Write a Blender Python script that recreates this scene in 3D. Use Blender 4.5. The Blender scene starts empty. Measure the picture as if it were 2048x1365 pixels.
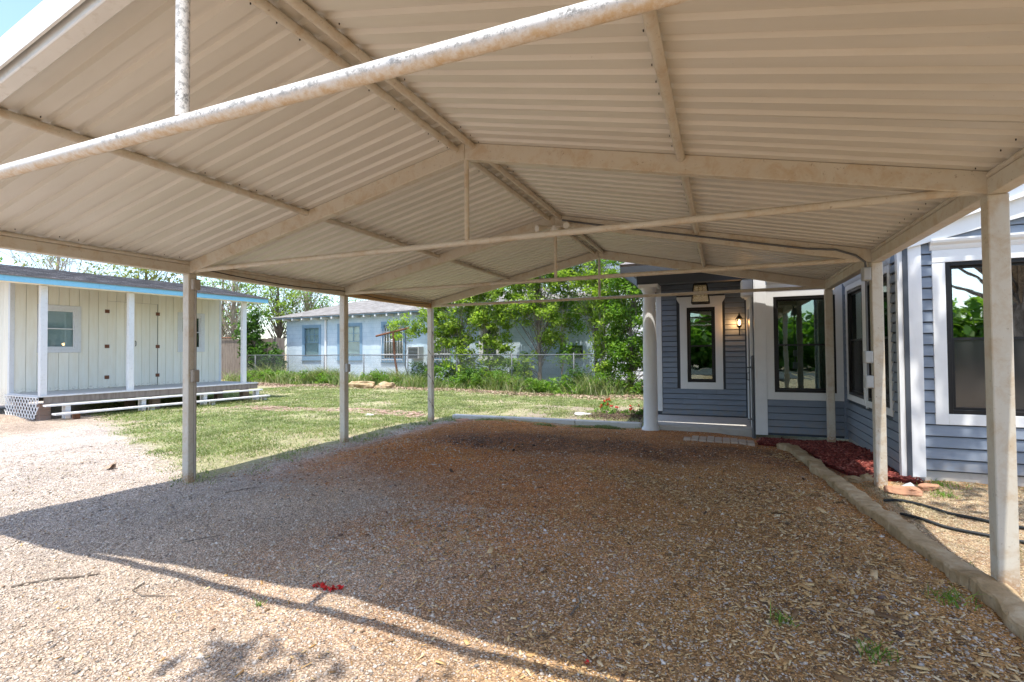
import bpy, bmesh, math, random
import numpy as np
from mathutils import Vector, Matrix
random.seed(7); rng = np.random.default_rng(7)
R = math.radians
SC = bpy.context.scene
COL = SC.collection

# ------------------------------------------------------------------ camera, sky, sun, exposure
cam_d = bpy.data.cameras.new('camera'); cam = bpy.data.objects.new('camera', cam_d); COL.objects.link(cam)
cam_d.sensor_width = 36; cam_d.lens = 17.745; cam_d.clip_end = 2000; cam_d.clip_start = 0.05
_yaw, _pit, _rol = -0.3945, 0.0201, -0.0088
_f = Vector((math.sin(_yaw)*math.cos(_pit), math.cos(_yaw)*math.cos(_pit), math.sin(_pit)))
_r = Vector((math.cos(_yaw), -math.sin(_yaw), 0)); _u = _r.cross(_f)
_r2 = _r*math.cos(_rol)+_u*math.sin(_rol); _u2 = -_r*math.sin(_rol)+_u*math.cos(_rol)
_m = Matrix((_r2, _u2, -_f)).transposed().to_4x4(); _m.translation = Vector((5.928, -4.125, 1.5))
cam.matrix_world = _m
SC.camera = cam

SUN = Vector((.05, -.333, 1)).normalized()
elev = math.asin(SUN.z); azim = math.atan2(SUN.x, SUN.y)
w = bpy.data.worlds.new('World'); SC.world = w; w.use_nodes = True
wn = w.node_tree; bg = wn.nodes['Background']
sky = wn.nodes.new('ShaderNodeTexSky'); sky.sky_type = 'NISHITA'; sky.sun_disc = False
sky.sun_elevation = elev; sky.sun_rotation = azim; sky.air_density = 1.0; sky.dust_density = 1.2; sky.ozone_density = 2.0
wn.links.new(sky.outputs[0], bg.inputs[0]); bg.inputs[1].default_value = 0.15
sd = bpy.data.lights.new('sun', 'SUN'); sd.energy = 2.45; sd.angle = R(0.55); sd.color = (1, .965, .905)
so = bpy.data.objects.new('sun', sd); COL.objects.link(so); so.rotation_euler = SUN.to_track_quat('Z', 'Y').to_euler(); so.location = (0, 0, 30)
SC.view_settings.view_transform = 'Standard'; SC.view_settings.look = 'None'
SC.view_settings.exposure = 1.52; SC.view_settings.gamma = 1
SC.view_settings.use_curve_mapping = False
SC.cycles.max_bounces = 9; SC.cycles.diffuse_bounces = 5; SC.cycles.transparent_max_bounces = 12

# ------------------------------------------------------------------ materials
class G:
    def __init__(s, name):
        s.m = bpy.data.materials.new(name); s.m.use_nodes = True; s.t = s.m.node_tree
        s.b = s.t.nodes['Principled BSDF']; s.out = s.t.nodes['Material Output']
        s.pos = s.t.nodes.new('ShaderNodeNewGeometry').outputs['Position']
    def n(s, typ, **kw):
        x = s.t.nodes.new(typ)
        for k, v in kw.items():
            if k.startswith('i_'):
                k = k[2:]; k = int(k) if k.isdigit() else k.replace('_', ' ')
                s.set(x.inputs[k], v)
            else: setattr(x, k, v)
        return x
    def set(s, sock, v):
        if isinstance(v, bpy.types.NodeSocket): s.t.links.new(v, sock)
        elif isinstance(v, (tuple, list)) and len(v) == 3 and sock.type == 'RGBA': sock.default_value = (*v, 1)
        else: sock.default_value = v
    def noise(s, scale, det=4, rough=.55, vec=None, stretch=None, dist=0):
        v = vec or s.pos
        if stretch: v = s.n('ShaderNodeVectorMath', operation='MULTIPLY', i_0=v, i_1=stretch).outputs[0]
        return s.n('ShaderNodeTexNoise', i_Vector=v, i_Scale=scale, i_Detail=det, i_Roughness=rough, i_Distortion=dist).outputs['Fac']
    def voro(s, scale, out='Distance', feature='F1', vec=None, rand=1):
        x = s.n('ShaderNodeTexVoronoi', feature=feature, i_Vector=vec or s.pos, i_Scale=scale, i_Randomness=rand); return x.outputs[out]
    def ss(s, v, a, b, lo=0., hi=1.):
        x = s.n('ShaderNodeMapRange', interpolation_type='SMOOTHSTEP' if a < b or True else 'LINEAR')
        s.set(x.inputs['Value'], v); x.inputs['From Min'].default_value = a; x.inputs['From Max'].default_value = b
        x.inputs['To Min'].default_value = lo; x.inputs['To Max'].default_value = hi; return x.outputs[0]
    def ma(s, op, a, b=0., c=None):
        x = s.n('ShaderNodeMath', operation=op); s.set(x.inputs[0], a); s.set(x.inputs[1], b)
        if c is not None: s.set(x.inputs[2], c)
        return x.outputs[0]
    def mix(s, f, a, b, bt='MIX'):
        x = s.n('ShaderNodeMix', data_type='RGBA', blend_type=bt)
        s.set(x.inputs[0], f); s.set(x.inputs[6], a); s.set(x.inputs[7], b); return x.outputs[2]
    def ramp(s, f, stops, const=False):
        x = s.n('ShaderNodeValToRGB'); s.set(x.inputs[0], f); e = x.color_ramp.elements
        if const: x.color_ramp.interpolation = 'CONSTANT'
        while len(e) < len(stops): e.new(.5)
        for el, (p, c) in zip(e, stops): el.position = p; el.color = (*c, 1)
        return x.outputs[0]
    def xyz(s):
        x = s.n('ShaderNodeSeparateXYZ', i_0=s.pos); return x.outputs
    def bump(s, h, st=.3, d=.01, nrm=None):
        x = s.n('ShaderNodeBump', i_Strength=st, i_Distance=d, i_Height=h)
        if nrm is not None: s.set(x.inputs['Normal'], nrm)
        s.set(s.b.inputs['Normal'], x.outputs[0]); return x.outputs[0]
    def fin(s, col, rough=.6, spec=.3, metal=0.):
        s.set(s.b.inputs['Base Color'], col); s.set(s.b.inputs['Roughness'], rough)
        s.b.inputs['Specular IOR Level'].default_value = spec; s.b.inputs['Metallic'].default_value = metal
        return s.m

def paint(name, col, dirt=(.25, .16, .08), amt=.25, rough=.5, scale=9, bump=.08, stretch=None, thr=(.5, .75)):
    g = G(name); a = g.noise(scale, 6, .65, stretch=stretch); b = g.noise(scale*.17, 3)
    c = g.mix(g.ma('MULTIPLY', g.ss(a, *thr), amt), col, dirt)
    c = g.mix(g.ma('MULTIPLY', g.ss(b, .3, .7), .16), c, tuple(x*.72 for x in col))
    g.bump(g.noise(scale*7, 3), bump, .004); return g.fin(c, rough)

TAN = (.60, .55, .455)
M = {}
g = G('carport_tan_steel')   # painted steel, rust bleeding at the edges
a = g.noise(7, 7, .7, dist=.4); b = g.noise(38, 4, .7); c2 = g.noise(1.4, 2)
zz_ = g.xyz()[2]
c = g.mix(g.ma('MULTIPLY', g.ss(a, .44, .70), .55), TAN, (.46, .31, .16))
c = g.mix(g.ma('MULTIPLY', g.ma('MULTIPLY', g.ss(zz_, .16, .0), g.ss(b, .35, .55)), .8), c, (.38, .20, .08))
c = g.mix(g.ma('MULTIPLY', g.ss(b, .60, .72), .6), c, (.20, .12, .06))
c = g.mix(g.ma('MULTIPLY', g.ss(c2, .35, .7), .2), c, (.52, .42, .30))
g.bump(b, .12, .004); M['steel'] = g.fin(c, .5)
g = G('carport_roof_underside'); a = g.noise(1.1, 4, stretch=(.5, 3, 1)); b = g.noise(60, 3, .6)
c = g.mix(g.ss(a, .3, .7), (.68, .645, .575), (.62, .585, .51))
c = g.mix(g.ma('MULTIPLY', g.ss(b, .70, .78), .5), c, (.3, .22, .15)); st_ = g.noise(2.6, 5, .7, stretch=(.35, 2.2, 1)); c = g.mix(g.ma('MULTIPLY', g.ss(st_, .60, .74), .12), c, (.40, .31, .20)); M['roofpan'] = g.fin(c, .42, .4)
g = G('weathered_white_pipe'); a = g.noise(34, 6, .85); b = g.noise(5, 4)
px_ = g.xyz()[0]; sp = g.ma('MULTIPLY', g.ss(a, .50, .56), g.ma('ADD', g.ma('MULTIPLY', g.ss(px_, 2.7, 3.6), .65), g.ma('MULTIPLY', g.ss(b, .5, .7), .5)))
nz = g.n('ShaderNodeSeparateXYZ', i_0=g.t.nodes['Geometry'].outputs['Normal']).outputs[2]
up = g.ss(nz, -.75, -.1)
c = g.mix(g.ma('MULTIPLY', sp, g.ma('MULTIPLY', up, .85)), (.70, .66, .60), (.10, .095, .08))
c = g.mix(g.ma('MULTIPLY', g.ss(g.noise(26, 6, .75), .35, .65), g.ma('SUBTRACT', 1., up)), c, (.58, .44, .28))
M['oldpipe'] = g.fin(c, .5)
M['rustbeam'] = paint('rust_stained_beam', (.50, .32, .16), (.25, .12, .05), .6, .6, 6)  # rust with the orange light on it put into the beam's colour
M['white'] = paint('white_trim_paint', (.78, .78, .76), (.5, .45, .38), .12, .45, 14)
M['white_old'] = paint('old_white_paint', (.74, .73, .70), (.42, .38, .30), .35, .55, 18)
M['white_texture'] = paint('white_woodgrain_board', (.80, .80, .79), (.6, .58, .55), .1, .5, 40, .35, (1, 1, .15))
g = G('blue_grey_siding'); a = g.noise(5, 4, stretch=(1, 1, 6)); b = g.noise(60, 3, stretch=(.08, .08, 1))
c = g.mix(g.ss(a, .3, .7), (.20, .235, .285), (.225, .26, .31)); oi = g.n('ShaderNodeObjectInfo').outputs['Random']; c = g.mix(.5, c, g.ramp(oi, [(0, (.80, .82, .84)), (1, (1.16, 1.15, 1.14))]), 'MULTIPLY'); c = g.mix(g.ma('MULTIPLY', g.ma('MULTIPLY', g.ss(g.xyz()[2], .45, .05), g.ss(g.noise(7, 5, .7), .35, .65)), .45), c, (.30, .24, .17)); g.bump(b, .15, .003); M['siding'] = g.fin(c, .5)
M['siding_dark'] = paint('dark_slate_fascia', (.075, .085, .10), (.1, .1, .1), .2, .5)
M['black'] = paint('black_window_frame', (.016, .015, .015), (.05, .045, .04), .3, .35, 20, .02)
M['iron'] = paint('black_iron', (.02, .018, .015), (.08, .04, .02), .3, .45)
M['cream'] = None
g = G('cream_plywood_siding'); a = g.noise(12, 6, .65, stretch=(1, 1, .12)); z = g.xyz()[2]
c = g.mix(g.ss(a, .35, .7), (.90, .85, .71), (.86, .79, .63))
c = g.mix(g.ma('MULTIPLY', g.ma('MULTIPLY', g.ss(z, .70, .56), g.ss(g.noise(26, 5, .7, stretch=(1, 1, 2)), .54, .60)), .8), c, (.28, .22, .16))
oi = g.n('ShaderNodeObjectInfo').outputs['Random']; c = g.mix(.4, c, g.ramp(oi, [(0, (.84, .84, .82)), (1, (1.08, 1.08, 1.06))]), 'MULTIPLY')
g.bump(a, .2, .004); M['cream'] = g.fin(c, .6)
M['skyblue'] = paint('chipped_sky_blue_paint', (.25, .56, .72), (.10, .22, .30), .5, .5, 11, .1, (.6, 1.6, 6), (.58, .68))
M['rust'] = paint('rusty_iron', (.20, .085, .045), (.09, .04, .03), .6, .8, 20, .3)
M['galv'] = paint('galvanised_steel', (.13, .135, .14), (.2, .2, .2), .4, .45, 20)
M['greybox'] = paint('grey_electrical_box', (.42, .42, .40), (.2, .2, .18), .2, .5, 20)
M['tanbox'] = paint('taupe_painted_box', (.36, .31, .25), (.15, .12, .09), .25, .5, 20)
M['concrete'] = paint('pale_concrete', (.50, .47, .42), (.25, .20, .15), .4, .85, 8, .35)
M['kerb'] = paint('whitewashed_concrete', (.62, .60, .56), (.35, .30, .24), .4, .85, 9, .3)
M['deck'] = paint('grey_deck_boards', (.46, .44, .40), (.16, .14, .12), .4, .7, 6, .2, (2, 2, 2))
M['fencewood'] = paint('weathered_grey_wood', (.23, .19, .155), (.08, .06, .05), .6, .85, 14, .4, (1, 1, .12), (.4, .7))
M['brick'] = None
g = G('worn_paver_brick'); a = g.noise(30, 5, .7); rpi = g.t.nodes['Geometry'].outputs['Random Per Island']
oi = g.n('ShaderNodeObjectInfo').outputs['Random']
c = g.ramp(oi, [(0, (.36, .20, .15)), (.5, (.42, .27, .20)), (1, (.34, .24, .19))]); c = g.mix(g.ss(a, .4, .75), c, (.33, .27, .21))
g.bump(a, .4, .006); M['brick'] = g.fin(c, .9)
g = G('sandstone'); a = g.noise(6, 8, .65); b = g.noise(40, 5, .7)
c = g.ramp(a, [(.25, (.22, .15, .07)), (.5, (.38, .27, .15)), (.75, (.54, .44, .30))]); c = g.mix(g.ma('MULTIPLY', g.ss(b, .55, .7), .5), c, (.2, .16, .10))
g.bump(g.ma('ADD', a, g.ma('MULTIPLY', b, .4)), .7, .02); M['stone'] = g.fin(c, .92)
M['redrock'] = paint('reddish_rock', (.42, .22, .13), (.22, .12, .08), .5, .9, 14, .5)
M['greyrock'] = paint('pale_grey_rock', (.42, .43, .44), (.2, .2, .2), .5, .9, 14, .5)
g = G('asphalt_shingle'); rp = g.t.nodes['Geometry'].outputs['Random Per Island']
c = g.ramp(rp, [(0, (.12, .105, .10)), (.5, (.24, .21, .20)), (1, (.40, .36, .35))]); c = g.mix(g.ss(g.noise(90, 3), .4, .6), c, (.15, .14, .13)); M['shingle'] = g.fin(c, .9)
g = G('old_grey_shingle'); rp = g.t.nodes['Geometry'].outputs['Random Per Island']
c = g.ramp(rp, [(0, (.24, .22, .20)), (.5, (.31, .285, .26)), (1, (.36, .34, .31))]); M['shingle2'] = g.fin(g.mix(g.ss(g.noise(3, 4), .4, .7), c, (.22, .20, .18)), .9)
# painted block wall of the neighbour
g = G('pale_blue_block_wall')
vt = g.n('ShaderNodeVectorMath', operation='MULTIPLY', i_0=g.pos, i_1=(1, 0, 1)).outputs[0]
sx = g.n('ShaderNodeSeparateXYZ', i_0=g.pos).outputs
cv = g.n('ShaderNodeCombineXYZ'); g.set(cv.inputs[0], sx[0]); g.set(cv.inputs[1], sx[2])
br = g.n('ShaderNodeTexBrick', i_Vector=cv.outputs[0], i_Scale=1., i_Mortar_Size=.012, i_Brick_Width=.46, i_Row_Height=.235, i_Mortar_Smooth=.3)
c = g.mix(g.ss(g.noise(1.6, 5, .6), .3, .7), (.43, .53, .59), (.54, .62, .66))
c = g.mix(g.ma('MULTIPLY', g.ss(g.noise(9, 7, .75, stretch=(1, 1, .5)), .56, .66), .45), c, (.24, .30, .33))
c = g.mix(g.ma('MULTIPLY', br.outputs['Fac'], .28), c, (.20, .28, .33)); g.bump(br.outputs['Fac'], -.6, .02); M['blockwall'] = g.fin(c, .8)
M['farwhite'] = paint('far_white_siding', (.70, .72, .74), (.4, .42, .45), .3, .7, 5, .1, (1, 1, 9))
M['blue_trim'] = paint('slate_blue_trim', (.20, .31, .40), (.12, .14, .15), .3, .6)
M['curtain'] = paint('pale_green_curtain', (.14, .19, .16), (.1, .1, .1), .1, .9, 3)
M['blind'] = paint('patterned_blind', (.62, .68, .66), (.2, .25, .25), .3, .8, 16, .1, (1, 1, 5))
M['room'] = paint('dark_room', (.045, .05, .048), (.02, .02, .02), .2, .9)  # near-black colour stands for the unlit interior
M['door_dark'] = paint('dark_door', (.06, .055, .05), (.02, .02, .02), .1, .4)
M['hose'] = paint('black_hose', (.018, .022, .024), (.10, .10, .09), .35, .5, 30)
M['wire'] = paint('dark_wire', (.03, .025, .025), (.05, .04, .03), .3, .6)
M['red'] = paint('red_petals', (.55, .02, .015), (.3, .01, .01), .2, .6)
M['steptread'] = paint('worn_white_tread', (.66, .65, .63), (.30, .26, .22), .45, .7, 12, .15, (1.4, .5, 3), (.5, .66))
g = G('bark'); a = g.noise(14, 6, .7, stretch=(1, 1, .25)); g.bump(a, .6, .02); M['bark'] = g.fin(g.mix(g.ss(a, .35, .65), (.10, .075, .055), (.24, .20, .16)), .95)
g = G('pale_bark'); a = g.noise(9, 5, .7, stretch=(1, 1, .3)); M['palebark'] = g.fin(g.mix(g.ss(a, .35, .65), (.24, .19, .14), (.40, .34, .27)), .95)

def glass(name, tint, refl, body):
    g = G(name); fr = g.n('ShaderNodeLayerWeight', i_Blend=.35).outputs['Facing']
    gl = g.n('ShaderNodeBsdfGlossy', i_Color=tint, i_Roughness=.015)
    wav = g.n('ShaderNodeBump', i_Strength=.05, i_Distance=.02, i_Height=g.noise(2.5, 2)); g.set(gl.inputs['Normal'], wav.outputs[0])
    tr = g.n('ShaderNodeBsdfTransparent', i_Color=body)
    mx = g.n('ShaderNodeMixShader'); g.set(mx.inputs[0], g.ma('ADD', refl, g.ma('MULTIPLY', g.ma('POWER', fr, 3.), 1-refl)))
    g.set(mx.inputs[1], tr.outputs[0]); g.set(mx.inputs[2], gl.outputs[0]); g.set(g.out.inputs[0], mx.outputs[0]); return g.m
M['glass'] = glass('window_glass', (.85, .98, .94), .17, (.42, .60, .54))
M['glass_far'] = glass('old_window_glass', (.9, .95, .95), .06, (.8, .85, .85))
M['glass_hi'] = glass('window_glass_reflective', (.96, 1, 1), .55, (.25, .32, .30))
def screenmat():
    g = G('insect_screen'); d = g.n('ShaderNodeBsdfDiffuse', i_Color=(.075, .075, .072)); gl = g.n('ShaderNodeBsdfGlossy', i_Color=(.8, .8, .8), i_Roughness=.12); tr = g.n('ShaderNodeBsdfTransparent', i_Color=(.5, .5, .5))
    a = g.n('ShaderNodeMixShader', i_0=.45); g.set(a.inputs[1], tr.outputs[0]); g.set(a.inputs[2], d.outputs[0])
    b = g.n('ShaderNodeMixShader', i_0=.10); g.set(b.inputs[1], a.outputs[0]); g.set(b.inputs[2], gl.outputs[0]); g.set(g.out.inputs[0], b.outputs[0]); return g.m
M['screen'] = screenmat()
g = G('seeded_lantern_glass'); g.b.inputs['Alpha'].default_value = .26; g.b.inputs['Emission Color'].default_value = (1, .68, .3, 1); g.b.inputs['Emission Strength'].default_value = .03
M['lampglass'] = g.fin((.62, .56, .42), .25)
g = G('glowing_bulb'); g.b.inputs['Emission Color'].default_value = (1, .55, .2, 1); g.b.inputs['Emission Strength'].default_value = 14; M['bulb'] = g.fin((1, .8, .5), .3)
M['bulb_off'] = paint('floodlight_lens', (.75, .74, .70), (.5, .5, .5), .1, .2)

def leafmat(name, stops, trans=.35):
    g = G(name); rp = g.t.nodes['Geometry'].outputs['Random Per Island']
    c = g.ramp(rp, stops); c = g.mix(g.ss(g.noise(1.6, 4, .6), .35, .65), c, g.mix(.55, c, (.05, .09, .015)))
    g.fin(c, .5, .25)
    tl = g.n('ShaderNodeBsdfTranslucent', i_Color=g.mix(1., c, (1.35, 1.45, .6), 'MULTIPLY'))
    mx = g.n('ShaderNodeMixShader', i_0=trans); g.set(mx.inputs[1], g.b.outputs[0]); g.set(mx.inputs[2], tl.outputs[0]); g.set(g.out.inputs[0], mx.outputs[0]); return g.m
M['leaf_bright'] = leafmat('spring_leaves', [(0, (.14, .24, .03)), (.5, (.33, .46, .07)), (1, (.50, .60, .13))], .52)
M['leaf_mid'] = leafmat('green_leaves', [(0, (.08, .17, .025)), (.5, (.17, .32, .045)), (1, (.30, .45, .08))], .5)
M['leaf_dark'] = leafmat('dense_green_leaves', [(0, (.03, .08, .012)), (.6, (.06, .15, .02)), (1, (.12, .24, .04))], .35)
M['leaf_yellow'] = leafmat('yellow_green_leaves', [(0, (.18, .22, .05)), (.5, (.28, .31, .08)), (1, (.36, .36, .14))], .4)
M['grass'] = leafmat('lawn_grass', [(0, (.13, .18, .05)), (.38, (.24, .31, .10)), (.68, (.36, .40, .18)), (1, (.56, .50, .34))], .3)
M['weeds'] = leafmat('tall_weeds', [(0, (.11, .17, .04)), (.4, (.24, .32, .10)), (.7, (.40, .42, .20)), (1, (.58, .50, .33))], .3)
M['straw'] = leafmat('dry_straw', [(0, (.36, .27, .15)), (.5, (.52, .41, .25)), (1, (.66, .56, .40))], .1)
def islandmat(name, stops, rough=.85, var=.3):
    g = G(name); rp = g.t.nodes['Geometry'].outputs['Random Per Island']
    c = g.ramp(rp, stops); c = g.mix(g.ma('MULTIPLY', g.ss(g.noise(80, 3), .4, .7), var), c, (.16, .12, .09)); return g.fin(c, rough)
M['pebble'] = islandmat('mixed_gravel', [(0, (.17, .155, .14)), (.10, (.32, .27, .23)), (.32, (.48, .39, .30)), (.62, (.58, .50, .42)), (.82, (.50, .39, .28)), (1, (.74, .69, .62))])
M['pebble_dark'] = islandmat('gravel_in_dirt', [(0, (.08, .055, .04)), (.3, (.34, .145, .055)), (.7, (.50, .235, .085)), (.88, (.50, .38, .26)), (1, (.74, .68, .58))])
M['chip'] = islandmat('wood_chips', [(0, (.08, .045, .025)), (.25, (.28, .16, .065)), (.5, (.50, .29, .11)), (.75, (.62, .41, .18)), (1, (.72, .57, .36))])
M['redmulch'] = islandmat('red_mulch_chips', [(0, (.10, .015, .012)), (.5, (.21, .035, .027)), (.85, (.33, .07, .05)), (1, (.42, .16, .12))])
M['deadleaf'] = islandmat('dead_leaves', [(0, (.18, .11, .07)), (.5, (.36, .24, .16)), (1, (.52, .40, .30))])

# ------------------------------------------------------------------ object helpers
ROOT = {}
def tag(o, label=None, cat=None, group=None, kind=None):
    if label: o['label'] = label
    if cat: o['category'] = cat
    if group: o['group'] = group
    if kind: o['kind'] = kind
    return o
def thing(name, label, cat, loc=(0, 0, 0), rz=0., group=None):
    o = bpy.data.objects.new(name, None); COL.objects.link(o); o.location = loc; o.rotation_euler = (0, 0, rz)
    o.empty_display_size = .2
    ROOT[o.name] = Matrix.Translation(loc) @ Matrix.Rotation(rz, 4, 'Z')
    return tag(o, label, cat, group)
class Fr:
    """wall frame: u along the wall, v outward from it, z up"""
    def __init__(s, ox, oy, ux, uy, flip=False):
        s.o = Vector((ox, oy, 0)); s.a = Vector((ux, uy, 0)).normalized()
        s.b = Vector((s.a.y, -s.a.x, 0)) * (-1 if flip else 1)
    def __call__(s, u, v, z): p = s.o+s.a*u+s.b*v; return (p.x, p.y, z)
WORLD = Fr(0, 0, 1, 0, True)   # u = x, v = y
class MB:
    def __init__(s): s.v = []; s.f = []; s.smooth = False
    def quadbox(s, c):
        n = len(s.v); s.v += [tuple(p) for p in c]
        s.f += [(n+3, n+2, n+1, n), (n+4, n+5, n+6, n+7), (n, n+1, n+5, n+4), (n+1, n+2, n+6, n+5), (n+2, n+3, n+7, n+6), (n+3, n, n+4, n+7)]; return s
    def box(s, u0, u1, v0, v1, z0, z1, F=WORLD):
        return s.quadbox([F(u0, v0, z0), F(u1, v0, z0), F(u1, v1, z0), F(u0, v1, z0), F(u0, v0, z1), F(u1, v0, z1), F(u1, v1, z1), F(u0, v1, z1)])
    def prism(s, prof, u0, u1, F=WORLD):     # profile in (v,z), extruded along u
        n = len(s.v); k = len(prof)
        s.v += [F(u0, v, z) for v, z in prof]+[F(u1, v, z) for v, z in prof]
        s.f += [tuple(range(n, n+k))[::-1], tuple(range(n+k, n+2*k))]+[(n+i, n+(i+1) % k, n+k+(i+1) % k, n+k+i) for i in range(k)]; return s
    def poly(s, prof, v0, v1, F=WORLD):      # profile in (u,z), extruded along v
        n = len(s.v); k = len(prof)
        s.v += [F(u, v0, z) for u, z in prof]+[F(u, v1, z) for u, z in prof]
        s.f += [tuple(range(n, n+k)), tuple(range(n+k, n+2*k))[::-1]]+[(n+i, n+k+i, n+k+(i+1) % k, n+(i+1) % k) for i in range(k)]; return s
    def bar(s, p, q, w, h, up=(0, 0, 1)):    # rectangular bar between points
        p = Vector(p); q = Vector(q); d = (q-p).normalized(); sd_ = d.cross(Vector(up)).normalized(); u = sd_.cross(d)
        c = []
        for e in (p, q):
            c += [e-sd_*w/2-u*h/2, e+sd_*w/2-u*h/2, e+sd_*w/2+u*h/2, e-sd_*w/2+u*h/2]
        return s.quadbox(c)
    def tube(s, pts, r, n=8, caps=True):
        pts = [Vector(p) for p in pts]; rs = r if isinstance(r, (list, tuple)) else [r]*len(pts)
        b = len(s.v); prev = None
        for i, p in enumerate(pts):
            d = (pts[min(i+1, len(pts)-1)]-pts[max(i-1, 0)]).normalized()
            if prev is None: x = d.orthogonal().normalized()
            else: x = (prev-d*prev.dot(d)).normalized()
            prev = x; y = d.cross(x)
            for k in range(n):
                a = 2*math.pi*k/n; s.v.append(tuple(p+(x*math.cos(a)+y*math.sin(a))*rs[i]))
        for i in range(len(pts)-1):
            for k in range(n):
                a, c = b+i*n+k, b+i*n+(k+1) % n; s.f.append((a, c, c+n, a+n))
        if caps: s.f += [tuple(b+k for k in range(n))[::-1], tuple(b+(len(pts)-1)*n+k for k in range(n))]
        s.smooth = True; return s
    def lathe(s, cx, cy, prof, n=24):
        b = len(s.v)
        for r, z in prof:
            for k in range(n):
                a = 2*math.pi*k/n; s.v.append((cx+r*math.cos(a), cy+r*math.sin(a), z))
        for i in range(len(prof)-1):
            for k in range(n):
                a, c = b+i*n+k, b+i*n+(k+1) % n; s.f.append((a, c, c+n, a+n))
        s.f += [tuple(b+k for k in range(n))[::-1], tuple(b+(len(prof)-1)*n+k for k in range(n))]
        s.smooth = True; return s
    def build(s, name, mat, parent=None, bevel=0, root=None):
        me = bpy.data.meshes.new(name); vs = s.v
        r = parent
        while r is not None and r.parent is not None: r = r.parent
        if r is not None and r.name in ROOT:
            inv = ROOT[r.name].inverted(); vs = [tuple(inv @ Vector(p)) for p in s.v]
            off = Vector((0, 0, 0))
        me.from_pydata(vs, [], s.f); me.materials.append(mat); me.update()
        if s.smooth:
            bm = bmesh.new(); bm.from_mesh(me)
            for f_ in bm.faces: f_.smooth = len(f_.verts) == 4
            for e_ in bm.edges:
                if len(e_.link_faces) == 2 and e_.link_faces[0].normal.angle(e_.link_faces[1].normal, 0) > .8: e_.smooth = False
            bm.to_mesh(me); bm.free()
        o = bpy.data.objects.new(name, me); COL.objects.link(o)
        if parent is not None: o.parent = parent
        if bevel:
            md = o.modifiers.new('bevel', 'BEVEL'); md.width = bevel; md.segments = 1; md.limit_method = 'ANGLE'
        return o
def npmesh(name, V, F, mat, smooth=False):
    """V (N,3), F (M,k) with constant k"""
    me = bpy.data.meshes.new(name); M_, k = F.shape
    me.vertices.add(len(V)); me.vertices.foreach_set('co', V.astype(np.float32).ravel())
    me.loops.add(M_*k); me.loops.foreach_set('vertex_index', F.astype(np.int32).ravel())
    me.polygons.add(M_); me.polygons.foreach_set('loop_start', np.arange(0, M_*k, k, dtype=np.int32))
    me.update(calc_edges=True); me.materials.append(mat)
    return me
def npobj(name, V, F, mat, parent=None):
    if parent is not None:
        r = parent
        while r.parent is not None: r = r.parent
        if r.name in ROOT:
            A = np.array(ROOT[r.name].inverted()); V = V @ A[:3, :3].T+A[:3, 3]
    o = bpy.data.objects.new(name, npmesh(name, V, F, mat)); COL.objects.link(o)
    if parent is not None: o.parent = parent
    return o
def sstep(x, a, b): t = np.clip((x-a)/(b-a), 0, 1); return t*t*(3-2*t)
_gr = np.random.default_rng(3); _gw = [(_gr.normal(0, 1, 2)*sc_, _gr.uniform(0, 6.28), am) for sc_, am in [(.8, .010)]*4+[(2.2, .006)]*6+[(6, .003)]*8]
def gz(x, y):
    x = np.asarray(x, float); y = np.asarray(y, float)
    z = -.05*sstep(y, 4.4, 6.)*sstep(x, -2, 0)-.03*sstep(x, 5, 7.5)*sstep(y, -3, 0)
    for k, ph, am in _gw: z = z+am*np.sin(k[0]*x+k[1]*y+ph)*np.where(np.hypot(x, y) < 40, 1, 0)
    z = z+.035*sstep(x, 7.36, 7.55)*sstep(y, 5.2, 4.4)*sstep(y, -.5, .2)
    return z
def gzf(x, y): return float(gz(x, y))
def vnoise(x, y, sc, seed=0):
    r = np.random.default_rng(seed); t = np.zeros_like(x)
    for i in range(7):
        k = r.normal(0, 1, 2)*sc*(1+i*.35); t = t+np.sin(k[0]*x+k[1]*y+r.uniform(0, 6.28))/(1+i*.25)
    return t/3.2

# ------------------------------------------------------------------ ground
def axis(lo, hi, far, step):
    a = list(np.arange(lo, hi+1e-6, step)); ext = []; d = step*2; p = hi
    while p < far: p += d; d *= 1.35; ext.append(p)
    pre = []; d = step*2; p = lo
    while p > -far: p -= d; d *= 1.35; pre.append(p)
    return np.array(pre[::-1]+a+ext)
xs = axis(-10, 10, 700, .09); ys = axis(-4.5, 16, 700, .09)
X, Y = np.meshgrid(xs, ys); Z = gz(X, Y)
V = np.stack([X, Y, Z], -1).reshape(-1, 3); nx, ny = len(xs), len(ys)
i = np.arange(nx-1)[None, :]+np.arange(ny-1)[:, None]*nx
F = np.stack([i, i+1, i+1+nx, i+nx], -1).reshape(-1, 4)
g = G('ground_gravel_dirt_lawn'); px, py, pz = g.xyz()
wob = g.ma('MULTIPLY', g.ma('SUBTRACT', g.noise(.9, 6, .6), .5), 2.4); wob2 = g.ma('MULTIPLY', g.ma('SUBTRACT', g.noise(4, 5, .65), .5), .9)
X_ = g.ma('ADD', px, wob2); Y_ = g.ma('ADD', py, wob2); Yw = g.ma('ADD', py, wob); Xw = g.ma('ADD', px, wob)
n1 = g.noise(2.2, 6, .65); n2 = g.noise(14, 6, .7); n3 = g.noise(70, 5, .75); vcol = g.voro(75, 'Color'); vc = g.n('ShaderNodeSeparateColor', i_0=vcol).outputs[0]
vd = g.voro(75)
grav = g.ramp(vc, [(0, (.28, .25, .23)), (.3, (.43, .36, .30)), (.6, (.53, .44, .37)), (1, (.64, .57, .50))])
grav = g.mix(g.ma('MULTIPLY', g.ss(n2, .4, .65), .55), grav, (.52, .42, .34))
grav_l = g.mix(g.ss(n1, .3, .7), grav, g.mix(.5, grav, (.42, .38, .34)))
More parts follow.
